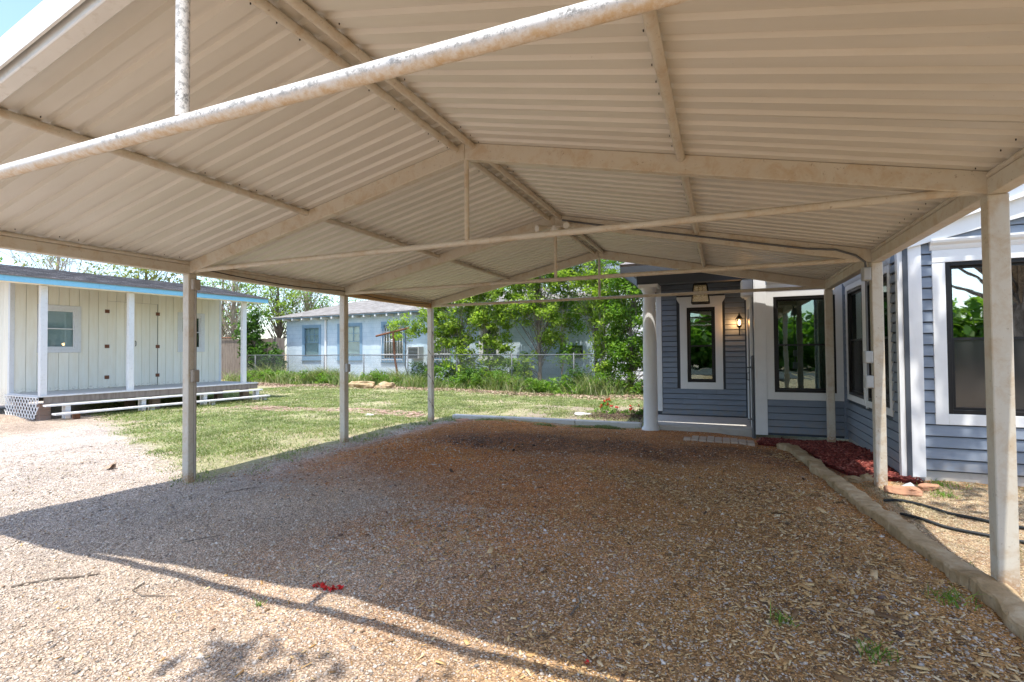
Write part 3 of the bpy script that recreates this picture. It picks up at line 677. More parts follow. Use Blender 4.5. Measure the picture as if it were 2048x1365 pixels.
# porch lights
pl = thing('pendant_lantern', 'black-framed square lantern hanging under the porch ceiling', 'lantern', (5.54, 6.75, 2.45))
lw, lt_ = .17, .10
def lpt(sx_, sy_, wdt, z): return (5.54+sx_*wdt, 6.75+sy_*wdt, z)
for sx_, sy_ in ((-1, -1), (1, -1), (1, 1), (-1, 1)):
    MB().tube([lpt(sx_, sy_, .165, 2.44), lpt(sx_, sy_, .125, 2.80)], .013, 6).build('frame_bar', M['iron'], pl)
for z_, w_ in ((2.44, .165), (2.80, .125)):
    mb = MB(); c4 = [lpt(a, b, w_, z_) for a, b in ((-1, -1), (1, -1), (1, 1), (-1, 1))]
    for k in range(4): mb.tube([c4[k], c4[(k+1) % 4]], .014, 6)
    mb.build('frame_ring', M['iron'], pl)
for k in range(4):
    c4 = ((-1, -1), (1, -1), (1, 1), (-1, 1)); a, b = c4[k], c4[(k+1) % 4]
    mb = MB(); A = [Vector(lpt(*a, .160, 2.452)), Vector(lpt(*b, .160, 2.452)), Vector(lpt(*b, .121, 2.79)), Vector(lpt(*a, .121, 2.79))]
    cc = Vector((5.54, 6.75, 2.62)); inn = [p+(cc-p)*.02 for p in A]
    mb.quadbox(A+inn); mb.build('glass_panel', M['lampglass'], pl)
for a_, b_ in ((-.04, 0), (.04, .02)):
    MB().tube([(5.54+a_, 6.75+b_, 2.79), (5.54+a_, 6.75+b_, 2.66)], .012, 8).build('candle', M['iron'], pl)
    MB().lathe(5.54+a_, 6.75+b_, [(.006, 2.56), (.02, 2.59), (.02, 2.63), (.010, 2.66)], 10).build('bulb', M['bulb_off'], pl)
MB().box(5.42, 5.66, 6.63, 6.87, 2.812, 2.955).build('canopy', M['iron'], pl)
wl = thing('wall_lantern', 'small lit black carriage lantern on the blue porch wall', 'lantern', (6.25, 7.72, 1.9))
lx_, ly_ = 6.27, 7.58
MB().lathe(lx_, ly_, [(.075, 2.14), (.05, 2.18), (.02, 2.22), (.012, 2.25), (.004, 2.28)], 6).build('cap', M['iron'], wl)
for k in range(6):
    a = math.pi/3*k; MB().tube([(lx_+.045*math.cos(a), ly_+.045*math.sin(a), 2.0), (lx_+.068*math.cos(a), ly_+.068*math.sin(a), 2.14)], .006, 5).build('cage_bar', M['iron'], wl)
MB().lathe(lx_, ly_, [(.02, 1.95), (.05, 1.98), (.05, 2.0)], 6).build('cup', M['iron'], wl)
MB().tube([(lx_, ly_, 1.96), (lx_, ly_, 1.84), (lx_, ly_+.06, 1.80)], .012, 8).build('tail', M['iron'], wl)
MB().tube([(lx_, ly_, 1.95), (lx_, ly_+.08, 1.92), (lx_, 7.735, 1.98)], .012, 8).build('arm', M['iron'], wl)
MB().lathe(lx_, ly_, [(.006, 2.01), (.022, 2.04), (.018, 2.09), (.004, 2.12)], 10).build('bulb', M['bulb'], wl)
pl_d = bpy.data.lights.new('wall_lantern_light', 'POINT'); pl_d.energy = 1.6; pl_d.color = (1, .5, .18); pl_d.shadow_soft_size = .03
plo = bpy.data.objects.new('wall_lantern_light', pl_d); COL.objects.link(plo); plo.location = (lx_-.09, ly_+.03, 2.06)

# ------------------------------------------------------------------ shed
TH = .111; S = Fr(-8.593, 2.506, math.sin(TH), math.cos(TH)); ZD = .56; WV = -1.93
sh = thing('shed', 'long cream plank-sided shed with sky-blue fascia, white porch posts and wide steps', 'shed', S(0, 0, 0), 0)
UL = 5.293
doors = (2.024, 2.68, 3.339); dtop = 3.04
w1, w2 = (.50, 1.413), (3.916, 4.753)
ops = [(w1[0], w1[1], 1.565, 2.832), (w2[0], w2[1], 1.565, 2.832), (doors[0], doors[2], ZD, dtop)]
u = .06
while u < UL-.02:
    u1_ = min(u+.2195, UL)
    segs = [(ZD-.03, 3.36)]
    for (a, b, c, d) in ops:
        if a < (u+u1_)/2 < b:
            ns = []
            for p, q in segs:
                if d <= p or c >= q: ns.append((p, q)); continue
                if c > p+.02: ns.append((p, c))
                if d < q: ns.append((d, q))
            segs = ns
    for p, q in segs: MB().box(u+.004, u1_-.004, WV-.02, WV, p, q, S).build('siding_board', M['cream'], sh)
    u = u1_
MB().box(0, UL, -4.6, WV-.021, .1, 3.5, S).build('wall', M['fencewood'], sh) if False else None
bk = MB()
bk.box(.0, UL, WV-.16, WV-.12, .3, 3.4, S); bk.build('wall_backing', M['fencewood'], sh)
for k in range(12): MB().box(-.018, 0, WV-.02-.22*(k+1)+.004, WV-.02-.22*k-.004, .25, 3.55, S).build('siding_board', M['cream'], sh)
for k in range(12): MB().box(UL, UL+.018, WV-.02-.22*(k+1)+.004, WV-.02-.22*k-.004, .25, 3.55, S).build('siding_board', M['cream'], sh)
MB().box(.0, UL, -4.62, -4.58, .2, 3.4, S).build('wall', M['cream'], sh)
MB().box(-.03, .06, WV-.10, WV+.012, .3, 3.4, S).build('corner_board', M['white_old'], sh)
MB().box(UL-.05, UL+.03, WV-.10, WV+.012, .3, 3.4, S).build('corner_board', M['white_old'], sh)
for k, (a, b) in enumerate(((doors[0], doors[1]), (doors[1], doors[2]))):
    d = MB().box(a+.006, b-.006, WV-.021, WV-.017, ZD, dtop-.006, S).build('door', M['cream'], sh)
    nb = 3; wd = (b-a-.012)/nb
    for j in range(nb): MB().box(a+.006+j*wd+.003, a+.006+(j+1)*wd-.003, WV-.016, WV+.004, ZD+.01, dtop-.006, S).build('door_board', M['cream'], d)
    hu = a if k == 0 else b
    for z_ in (.86, 1.74, 2.74): MB().box(hu-.055, hu+.055, WV+.005, WV+.014, z_-.05, z_+.05, S).build('hinge', M['rust'], d)
    if k == 1: MB().tube([S(a+.05, WV+.004, 1.90), S(a+.05, WV+.05, 1.88), S(a+.05, WV+.05, 1.77), S(a+.05, WV+.004, 1.75)], .010, 6).build('handle', M['iron'], d)
for i_, (a, b) in enumerate((w1, w2)):
    wv = MB(); FS = S
    class _F:
        def __call__(s, u, v, z): return S(u, v+WV, z)
    FW = _F()
    wn_ = window(sh, FW, a+.09, b-.09, 1.655, 2.742, cas=.09, split=.5, trim='white_old', frame='white_old', gl='glass_far', curtain=False, room=False)
    MB().box(a+.05, b-.05, -.085, -.075, 1.6, 2.8, FW).build('blind', M['blind'] if i_ == 0 else M['room'], wn_)  # blind in the first window, dark sheet for the unlit room in the other
porch_posts = (.02, 1.80, 4.95)
for u in porch_posts: MB().box(u-.065, u+.065, -.17, -.05, ZD, 3.13, S).build('porch_post', M['white_old'], sh, .006)
# fascia in lengths, roof
for a, b in ((-1.2, .98), (.982, 3.1), (3.102, 5.586)): MB().box(a, b, .19, .22, 3.131, 3.275, S).build('fascia', M['skyblue'], sh, .004)
MB().box(-1.2, 5.56, -.2, .188, 3.14, 3.16, S).build('soffit', M['cream'], sh)
shingle_roof('roof', sh, S(-1.2, .25, 3.285), S(5.60, .25, 3.285), S(5.60, -3.2, 3.93), S(-1.2, -3.2, 3.93), 'shingle', 26, 34, .03)
shingle_roof('roof', sh, S(-1.2, -5.2, 3.285), S(5.60, -5.2, 3.285), S(5.60, -3.2, 3.93), S(-1.2, -3.2, 3.93), 'shingle', 10, 20, .03)
MB().box(.0, UL+.1, -.19, -.02, 2.98, 3.13, S) 
# deck
nb = 12
for k in range(nb):
    a = WV+.005+(-.14-WV)*k/nb; b = WV+.005+(-.14-WV)*(k+1)/nb-.008
    MB().box(.0, 5.389, a, b, ZD-.03, ZD, S).build('deck_board', M['deck'], sh)
x_ = 0.0
while x_ < 5.3:
    ln = random.uniform(.5, 1.1); e = min(x_+ln, 5.389)
    MB().box(x_, e-.004, -.133, .0+random.uniform(-.006, .012), ZD-.032, ZD+.003, S).build('deck_edge_board', M['steptread'], sh, .003); x_ = e
MB().box(-.04, -.001, WV-.02, .0, ZD-.034, ZD+.002, S).build('deck_edge_board', M['steptread'], sh)
MB().box(.02, 5.37, -.05, -.02, ZD-.19, ZD-.035, S).build('rim_joist', M['fencewood'], sh)  # grey-brown wood, its dark tone partly stands for shadow below the deck edge
for zt_, va, vb, a, b in ((.353, .03, .212, -.02, 5.40), (.165, .30, .515, .05, 5.45)):
    MB().box(a, b, va, vb, zt_-.04, zt_, S).build('step_tread', M['steptread'], sh, .003)
for u in (.35, 1.95, 3.55, 5.2):
    MB().box(u, u+.10, -.018, .17, .0, .321, S).build('step_support', M['steptread'], sh)
    MB().box(u+.1, u+.2, .26, .40, -.02, .134, S).build('step_support', M['steptread'] if u > 1 else M['rust'], sh)
for u, v in ((.12, -.35), (2.5, -.35), (5.1, -.3), (.12, -1.7), (2.5, -1.7), (5.1, -1.7)):
    for k in range(3): MB().box(u-.1, u+.1, v-.1, v+.1, -.05+k*.135, .08+k*.135, S).build('pier_block', M['brick'], sh)
# lattice skirt at the left end
la = thing('lattice_panel', 'white diamond lattice skirt with a curved right end under the shed porch', 'lattice', S(-.08, -1, 0))
FL = Fr(*S(-.07, -.05, 0)[:2], -math.cos(TH), math.sin(TH))
lb = 0
for k in range(-4, 14):
    for sg in (1, -1):
        u0_ = k*.168
        p = []
        H0, H1 = .0, .50
        a = (u0_, H0) if sg > 0 else (u0_, H1); b = (u0_+.5*1., H1) if sg > 0 else (u0_+.5*1., H0)
        # clip to u in [left(z), 2.0] with a curved right end
        ts = [t for t in np.linspace(0, 1, 21) if 2.0 > a[0]+(b[0]-a[0])*t > .10*((a[1]+(b[1]-a[1])*t)/.5-1)**2*1.8]
        if len(ts) < 2: continue
        A = (a[0]+(b[0]-a[0])*ts[0], a[1]+(b[1]-a[1])*ts[0]); B = (a[0]+(b[0]-a[0])*ts[-1], a[1]+(b[1]-a[1])*ts[-1])
        v = .0 if sg > 0 else .008
        MB().bar(FL(A[0], v, A[1]), FL(B[0], v, B[1]), .007, .030, (0, 0, 1)).build('slat', M['white_old'], la)
MB().box(.05, 2., -.01, .018, .50, .528, FL).build('rail', M['white_old'], la)

# ------------------------------------------------------------------ the neighbour's block house, fences, clothes pole
NA = Fr(-18.0, 18.44, 1, -.08)
def nu(x): return (x+18.0)/math.cos(math.atan(.08))
nh = thing('neighbour_house', 'pale blue painted block house with hipped grey roof behind the chain-link fence', 'house', NA(0, 0, 0))
wins = [(-16.55, -15.25, 1.2, 3.0), (-13.75, -12.15, 1.2, 3.0), (-10.6, -9.2, 1.1, 3.0), (-7.55, -6.3, 1.1, 2.95), (-4.6, -3.7, 1.2, 2.9)]
ops = [(nu(a), nu(b), c, d) for a, b, c, d in wins]
us = sorted(set([0, nu(.9)]+[x for o in ops for x in o[:2]])); mb = MB()
zl = sorted(set([-.3, 3.75]+[x for o in ops for x in o[2:]]))
for a, b in zip(us[:-1], us[1:]):
    for c, d in zip(zl[:-1], zl[1:]):
        if any(o[0] <= a and b <= o[1] and o[2] <= c and d <= o[3] for o in ops): continue
        mb.box(a, b, -.25, 0, c, d, NA)
mb.box(0, .25, -6, -.25, -.3, 3.75, NA); mb.box(nu(.65), nu(.9), -6, -.25, -.3, 3.75, NA)
mb.build('wall', M['blockwall'], nh)
for i_, o in enumerate(ops):
    wv = window(nh, NA, o[0]+.02, o[1]-.02, o[2]+.02, o[3]-.02, cas=.13, split=.5, trim='blue_trim' if i_ < 4 else 'white_old', frame='blue_trim' if i_ < 4 else 'white_old', curtain=False, room=False, sill=True, gl='glass_far')
    MB().box(o[0], o[1], -.13, -.11, o[2], o[3], NA).build('blind', M['blind'] if i_ < 2 else M['room'], wv)  # blinds in the first windows, dark sheets standing for unlit rooms in the rest
    if i_ < 3:
        for z_ in (o[2]+(o[3]-o[2])*.75,): MB().box(o[0]+.06, o[1]-.06, -.02, .0, z_-.012, z_+.012, NA).build('muntin', M['blue_trim'], wv)
        for f_ in (.33, .66): uu = o[0]+(o[1]-o[0])*f_; MB().box(uu-.012, uu+.012, -.02, .0, o[2]+(o[3]-o[2])*.5, o[3]-.05, NA).build('muntin', M['blue_trim'], wv)
    if i_ in (2, 3):
        gr = MB().box(o[0]-.02, o[1]+.02, .10, .115, o[2]+.28, o[2]+.31, NA).build('window_grille', M['white_old'], wv)
        n_ = 8
        for k in range(n_+1):
            uu = o[0]+(o[1]-o[0])*k/n_
            MB().tube([NA(uu, .108, o[2]-.1), NA(uu, .108, o[3]-.25)], .013, 5).build('bar', M['white_old'], gr) if False else MB().tube([NA(uu, .108, o[2]-.1), NA(uu, .108, o[3]-.25)], .013, 5).build('bar', M['white_old'], wv)
        for z_ in (o[2]+.0, o[3]-.45): MB().box(o[0]-.02, o[1]+.02, .10, .115, z_, z_+.03, NA).build('bar', M['white_old'], wv)
        cu = (o[0]+o[1])/2
        for q_ in range(4):
            a_ = q_*math.pi/2+.78; MB().tube([NA(cu+.07*math.cos(a_)+.05*math.cos(t_), .10, o[2]+1.05+.07*math.sin(a_)+.05*math.sin(t_)) for t_ in np.linspace(0, 6.28, 9)], .012, 4, False).build('scroll', M['white_old'], wv)
# roof: hip
ez = 3.58
shingle_roof('roof', nh, NA(-.6, .55, ez), NA(nu(1.2), .55, ez), NA(nu(1.2), -3.2, ez+1.15), NA(2.6, -3.2, ez+1.15), 'shingle2', 26, 70, .05)
shingle_roof('roof', nh, NA(-.6, -7, ez), NA(-.6, .55, ez), NA(2.6, -3.2, ez+1.15), NA(2.6, -3.3, ez+1.15), 'shingle2', 26, 34, .05)
k = 0
u = .3
while u < nu(1.0):
    MB().box(u-.045, u+.045, .001, .50, ez-.20, ez-.085, NA).build('rafter_tail', M['white_old'], nh); u += .78
MB().box(-.55, nu(1.1), -.3, .52, ez-.08, ez-.055, NA).build('roof_deck', M['blue_trim'], nh)
MB().tube([NA(nu(-14.72), .06, 3.5), NA(nu(-14.72), .06, .1)], .06, 8).build('downspout', M['white_old'], nh)
ac = thing('window_air_conditioner', 'dark boxy air conditioner set in the blue wall between the two barred windows', 'air conditioner', NA(nu(-8.3), .15, 1.1))
MB().box(nu(-8.66), nu(-7.96), .001, .40, 1.16, 1.77, NA).build('body', M['greybox'], ac, .01)
for k in range(8): MB().box(nu(-8.6), nu(-8.02), .401, .412, 1.20+k*.07, 1.235+k*.07, NA).build('louvre', M['iron'], ac)
vb = thing('wall_vent', 'square black-framed vent box low on the blue wall, right of the tallest sapling', 'vent', NA(nu(0), .05, 1.1))
MB().box(nu(-.18), nu(.42), .001, .12, 1.20, 1.72, NA).build('frame', M['black'], vb)
MB().box(nu(-.10), nu(.34), .121, .135, 1.27, 1.62, NA).build('panel', M['galv'], vb)
# white two-storey house
NB = Fr(-1.2, 18.3, 1, -.08)
wh = thing('white_house', 'tall white clapboard house behind the trees at the back', 'house', NB(0, 0, 0))
zz = 0.
ops2 = [(1.55, 2.35, 4.2, 5.4), (3.4, 4.3, 4.2, 5.4)]
while zz < 6.2:
    segs = [(0, 9.)]
    for (a, b, c, d) in ops2:
        if c < zz+.15 and d > zz:
            ns = []
            for p, q in segs:
                if b <= p or a >= q: ns.append((p, q))
                else:
                    if a > p: ns.append((p, a))
                    if b < q: ns.append((b, q))
            segs = ns
    for p, q in segs: MB().prism([(-.02, zz), (.03, zz), (.006, zz+.215), (-.02, zz+.215)], p, q, NB).build('siding_board', M['farwhite'], wh)
    zz += .21
MB().box(0, 9, -5, -.05, -.2, 6.2, NB).build('wall', M['farwhite'], wh)
for o in ops2: window(wh, NB, *o, cas=.12, trim='white', frame='white', curtain=False, room=False)
shingle_roof('roof', wh, NB(-.5, .5, 6.1), NB(9.5, .5, 6.1), NB(9.5, -3, 7.6), NB(-.5, -3, 7.6), 'shingle2', 20, 40, .05)

# chain-link fence
A_, B_ = Vector((-18.2, 15.75, 0)), Vector((4.6, 13.75, 0))
cf = thing('chain_link_fence', 'old chain-link fence with thin top rail along the back of the yard', 'fence', tuple(A_))
L_ = (B_-A_).length; dv = (B_-A_)/L_
MB().tube([(*(A_+dv*t)[:2], 1.40-.06*t/L_+.01*math.sin(t)) for t in np.linspace(0, L_, 30)], .022, 6).build('top_rail', M['galv'], cf)
for t in np.arange(.9, L_, 2.6):
    p = A_+dv*t; MB().tube([(p.x, p.y, -.1), (p.x, p.y, 1.42)], .026, 6).build('post', M['galv'], cf)
nw = int(L_/.075); t = np.arange(nw)*.075; Vs = []; Fs = []; c_ = 0
hgt = 1.36
for sg in (1, -1):
    t0 = t; t1 = t+sg*hgt*.95
    for a, b in zip(t0, t1):
        zz0, zz1 = .04, hgt
        if b > L_ or b < 0: 
            k_ = (L_-a)/(b-a) if b > L_ else (0-a)/(b-a); b = a+(b-a)*k_; zz1 = .04+(hgt-.04)*k_
        p = A_+dv*a; q = A_+dv*b; r_ = .0035
        for dz, dn in ((r_, 0), (-r_*.5, r_), (-r_*.5, -r_)): Vs.append((p.x, p.y+dn, zz0+dz))
        for dz, dn in ((r_, 0), (-r_*.5, r_), (-r_*.5, -r_)): Vs.append((q.x, q.y+dn, zz1+dz))
        for i in range(3): Fs.append((c_+i, c_+(i+1) % 3, c_+3+(i+1) % 3, c_+3+i))
        c_ += 6
tag(npobj('wire_mesh', np.array(Vs), np.array(Fs), M['galv'], cf), kind='stuff')
# wooden fence
A2, B2 = Vector((-22.5, 16.0, 0)), Vector((-17.3, 17.57, 0)); L2 = (B2-A2).length; d2 = (B2-A2)/L2
wf_ = thing('wooden_fence', 'weathered grey vertical-board fence right of the shed, half hidden by vines', 'fence', tuple(A2))
FW2 = Fr(A2.x, A2.y, d2.x, d2.y)
t = 0
while t < L2:
    b = .145; MB().box(t, t+b-.008, 0, .02, -.05, 2.36+random.uniform(-.03, .03), FW2).build('fence_board', M['fencewood'], wf_); t += b
for z_ in (.5, 1.9): MB().box(0, L2, -.05, -.001, z_, z_+.09, FW2).build('rail', M['fencewood'], wf_)
MB().tube([FW2(1.0, .1, 2.42), FW2(3.1, .1, 2.42)], .03, 6).build('top_pipe', M['rust'], wf_)
for u in (1.5, 3.0): MB().tube([FW2(u, .1, -.1), FW2(u, .1, 2.42)], .035, 6).build('pipe_post', M['rust'], wf_)
# clothes pole
tp = thing('clothesline_pole', 'rusty T-shaped clothesline pole leaning in the weeds before the fence', 'pole', (-7.75, 15.3, 0))
MB().tube([(-7.70, 15.25, -.2), (-7.95, 15.2, 1.2), (-7.96, 15.1, 2.42)], .05, 8).build('pole', M['rust'], tp)
MB().tube([(-8.85, 15.0, 2.25), (-7.25, 15.3, 2.60)], .045, 8).build('crossbar', M['rust'], tp)

# gate post with clamps
gp = thing('gate_post', 'grey galvanised pipe post with hinge clamps at the porch corner', 'post', (6.43, 5.92, 0))
MB().tube([(6.43, 5.93, -.12), (6.43, 5.93, 1.32)], .033, 12).build('pipe', M['galv'], gp)
MB().lathe(6.43, 5.93, [(.036, 1.32), (.036, 1.345), (.022, 1.375), (.004, 1.385)], 12).build('cap', M['galv'], gp)
for z_ in (1.15, .22):
    c = MB().lathe(6.43, 5.93, [(.036, z_), (.042, z_+.004), (.042, z_+.036), (.036, z_+.04)], 12).build('clamp', M['galv'], gp)
    MB().tube([(6.33, 5.88, z_+.02), (6.53, 5.88, z_+.02)], .011, 6).build('bolt', M['galv'], c)

# ------------------------------------------------------------------ kerb, bricks, border, rocks, hoses
kb = thing('concrete_kerb', 'long whitewashed concrete edging behind the carport', 'kerb', (2.2, 6.4, 0))
xk = .05
while xk < 4.38:
    e = min(xk+random.uniform(1.1, 1.7), 4.40)
    MB().box(xk, e-.006, 6.28+random.uniform(-.01, .01), 6.46, -.2, .03+random.uniform(-.008, .006)).build('kerb_stone', M['kerb'], kb, .012); xk = e
M['paver'] = paint('pale_tan_paver', (.52, .41, .32), (.30, .20, .14), .4, .9, 12, .3)
bp = thing('brick_pad', 'small pad of tan paving bricks at the foot of the porch', 'paving', (5.8, 5.3, 0))
for r_ in range(3):
    for c_ in range(9):
        x0 = 5.30+c_*.122; 
        if r_ == 2 and (c_ < 3 or c_ > 6): continue
        y0 = 4.84+r_*.22
        if r_ == 1 and c_ < 1: continue
        z0 = gzf(x0, y0)+.026+random.uniform(-.004, .006)
        MB().box(x0, x0+.112, y0+random.uniform(-.006, .006), y0+.21, z0-.05, z0).build('brick', M['paver'], bp, .005)
pt = thing('brick_path', 'worn pink brick path sunk in the lawn between shed and carport', 'path', (-3.5, 6, 0))
for c_ in range(52):
    for r_ in range(4):
        x0 = -6.9+c_*.118+(.05 if r_ % 2 else 0); y0 = 5.55+.32*math.sin((x0+7)*.35)+r_*.215+random.uniform(-.01, .01)
        if random.random() < .3: continue
        z0 = gzf(x0, y0)+.010+random.uniform(-.008, .006)
        MB().box(x0, x0+.11, y0, y0+.205, z0-.05, z0).build('brick', M['brick'], pt)
def noisy_rock(mb, cx, cy, cz, rx_, ry_, rz_, seed, sub=3):
    bm = bmesh.new(); bmesh.ops.create_icosphere(bm, subdivisions=sub, radius=1); r = random.Random(seed)
    ks = [(Vector((r.gauss(0, 1), r.gauss(0, 1), r.gauss(0, 1)))*(1+.8*i), r.uniform(0, 6)) for i in range(6)]
    cuts = [(Vector((r.gauss(0, 1), r.gauss(0, 1), r.gauss(0, 1))).normalized(), r.uniform(.55, .85)) for _ in range(7)]
    n = len(mb.v)
    for v in bm.verts:
        p = v.co.copy()
        for d_, h_ in cuts:
            e_ = p.dot(d_)-h_
            if e_ > 0: p -= d_*e_*.9
        f_ = 1+sum(.05*math.sin(k_.dot(v.co)*2+ph) for k_, ph in ks)
        p *= f_; mb.v.append((cx+p.x*rx_, cy+p.y*ry_, cz+p.z*rz_))
    for f in bm.faces: mb.f.append(tuple(n+v.index for v in f.verts))
    bm.free(); return mb
def rock(name, label, cat, x, y, rx_, ry_, rz_, mat, seed, dz=.3, group=None, sub=3):
    o = noisy_rock(MB(), 0, 0, 0, rx_, ry_, rz_, seed, sub).build(name, M[mat]); o.location = (x, y, gzf(x, y)+rz_*dz)
    return tag(o, label, cat, group)
# stone border
bd = thing('stone_border', 'low rough sandstone edging running beside the right-hand carport posts', 'edging', (7.2, 2, 0))
path = [(6.78, 4.95), (6.95, 4.15), (7.02, 3.3), (7.12, 2.4), (7.20, 1.5), (7.32, .7), (7.44, 0.0), (7.46, -.9), (7.5, -1.9)]
def bpt(t):
    i = min(int(t), len(path)-2); f_ = t-i; a, b = Vector((*path[i], 0)), Vector((*path[i+1], 0)); return a+(b-a)*f_
NSEG = 4
for s_ in range(NSEG):
    t0_, t1_ = 8*s_/NSEG, 8*(s_+1)/NSEG-.006; mb = MB(); N_ = 44; ring = 10
    rr = random.Random(20+s_)
    for i in range(N_+1):
        t = t0_+(t1_-t0_)*i/N_; p = bpt(t); d = (bpt(min(t+.1, 8))-bpt(max(t-.1, 0))).normalized(); sd_ = Vector((d.y, -d.x, 0))
        zb_ = gzf(p.x, p.y)
        for k, (a, b) in enumerate([(-.085, -.06), (-.092, .015), (-.086, .045), (-.080, .072), (-.070, .080), (.02, .083), (.070, .078), (.082, .068), (.086, .0), (.086, -.06)]):
            jx = .012*math.sin(t*6.3+s_)+.008*math.sin(t*17+k*.5)+rr.uniform(-.007, .007); jz = .012*math.sin(t*4.4)+.006*math.sin(t*15)+rr.uniform(-.004, .004)
            e_ = 1
            q = p+sd_*(a*e_+jx); mb.v.append((q.x, q.y, zb_+b*e_+(jz if b > 0 else 0)))
    for i in range(N_):
        for k in range(ring-1): a = i*ring+k; mb.f.append((a, a+1, a+ring+1, a+ring))
    mb.f += [tuple(range(ring)), tuple(N_*ring+k for k in range(ring))[::-1]]
    o = mb.build('border_stone', M['stone'], bd)
rock('rock', 'flat reddish rock at the foot of the second right-hand post', 'rock', 7.66, 2.36, .17, .12, .07, 'redrock', 3)
rock('rock', 'small pale grey rock between the reddish rocks by the corner board', 'rock', 7.76, 2.60, .07, .06, .05, 'greyrock', 4)
rock('rock', 'rounded brownish rock right of the pale grey one', 'rock', 7.93, 2.55, .10, .08, .06, 'redrock', 5)
rock('rock', 'tan rock lying at the end of the red mulch behind the second right-hand post', 'rock', 7.52, 3.02, .12, .08, .06, 'stone', 6)
rock('rock', 'small tan rock on the inner side of the sandstone edging', 'rock', 7.32, 2.95, .10, .07, .05, 'stone', 8)
rock('boulder', 'long flat pale boulder in the grass before the weeds', 'boulder', -8.0, 13.1, .75, .4, .30, 'stone', 9, .25)
rock('boulder', 'smaller pale boulder touching the right end of the long one', 'boulder', -6.9, 13.2, .5, .3, .22, 'stone', 10, .25)
rock('flat_stone', 'flat white stone lying on the grass by the brick path', 'stone', -1.9, 5.75, .12, .08, .035, 'kerb', 11)
rock('flat_stone', 'flat pale stone beside the flower bed', 'stone', 2.75, 8.0, .22, .12, .05, 'kerb', 12)
rock('paver', 'broad pinkish stone slab beside the far left post', 'stone', .55, 5.95, .24, .12, .04, 'redrock', 13)
def hose(label, pts):
    P = []
    for i in range(len(pts)-1):
        for t in np.linspace(0, 1, 8, endpoint=False):
            p0, p1, p2, p3 = [Vector((*pts[min(max(i+j, 0), len(pts)-1)], 0)) for j in (-1, 0, 1, 2)]
            q = .5*((2*p1)+(-p0+p2)*t+(2*p0-5*p1+4*p2-p3)*t*t+(-p0+3*p1-3*p2+p3)*t**3)
            P.append((q.x, q.y, gzf(q.x, q.y)+.017))
    o = MB().tube(P, .0135, 8).build('garden_hose', M['hose']); tag(o, label, 'hose')
hose('black garden hose farther from the camera, curving from the edging past the near post', [(7.40, 2.02), (7.58, 1.96), (7.75, 1.80), (8.05, 1.50), (8.4, 1.3), (8.9, 1.25)])
hose('black garden hose nearer the camera, curving behind the near post', [(7.42, 1.55), (7.52, 1.36), (7.68, 1.24), (7.92, 1.13), (8.3, 1.0), (8.9, .95)])

# ------------------------------------------------------------------ scatter (stuff)
def octas(P, S3, rz_, tilt, seed=0):
    n = len(P); base = np.array([(1, 0, 0), (0, 1, 0), (-1, 0, 0), (0, -1, 0), (0, 0, 1), (0, 0, -1)], float)
    f = np.array([(0, 1, 4), (1, 2, 4), (2, 3, 4), (3, 0, 4), (1, 0, 5), (2, 1, 5), (3, 2, 5), (0, 3, 5)])
    r = np.random.default_rng(seed); V = base[None]*S3[:, None, :]*r.uniform(.7, 1.3, (n, 6, 1))
    c, s = np.cos(rz_)[:, None], np.sin(rz_)[:, None]; ct, st = np.cos(tilt)[:, None], np.sin(tilt)[:, None]
    x, y, z = V[..., 0], V[..., 1], V[..., 2]
    x, z = x*ct-z*st, x*st+z*ct; x, y = x*c-y*s, x*s+y*c
    V = np.stack([x, y, z], -1)+P[:, None, :]
    return V.reshape(-1, 3), (f[None]+np.arange(n)[:, None, None]*6).reshape(-1, 3)
def chips(P, L, Wd, T, rz_, tilt, roll):
    n = len(P); b = np.array([(-1, -1, -1), (1, -1, -1), (1, 1, -1), (-1, 1, -1), (-1, -1, 1), (1, -1, 1), (1, 1, 1), (-1, 1, 1)], float)*.5
    f = np.array([(4, 5, 6, 7), (0, 1, 5, 4), (1, 2, 6, 5), (2, 3, 7, 6), (3, 0, 4, 7)])
    V = b[None]*np.stack([L, Wd, T], -1)[:, None, :]; V[:, (1, 5, 0, 4), 1] *= rng.uniform(.3, 1, (n, 1))
    x, y, z = V[..., 0], V[..., 1], V[..., 2]; q = lambda a: (np.cos(a)[:, None], np.sin(a)[:, None])
    c, s = q(roll); y, z = y*c-z*s, y*s+z*c; c, s = q(tilt); x, z = x*c-z*s, x*s+z*c; c, s = q(rz_); x, y = x*c-y*s, x*s+y*c
    V = np.stack([x, y, z], -1)+P[:, None, :]
    return V.reshape(-1, 3), (f[None]+np.arange(n)[:, None, None]*8).reshape(-1, 4)
CAM = np.array([5.93, -4.13])
def inview(x, y, marg=.06):
    dx, dy = x-CAM[0], y-CAM[1]; fx = -.384*dx+.923*dy; rx_ = .923*dx+.384*dy
    return (fx > 1.6) & (np.abs(rx_) < fx*(1.015+marg)+.2)
def pts(n, x0, x1, y0, y1, dens=None, seed=0):
    r = np.random.default_rng(seed); x = r.uniform(x0, x1, n); y = r.uniform(y0, y1, n); k = inview(x, y)
    if dens is not None: k &= r.uniform(0, 1, n) < dens(x, y)
    return x[k], y[k]
def dist(x, y): return np.hypot(x-CAM[0], y-CAM[1])
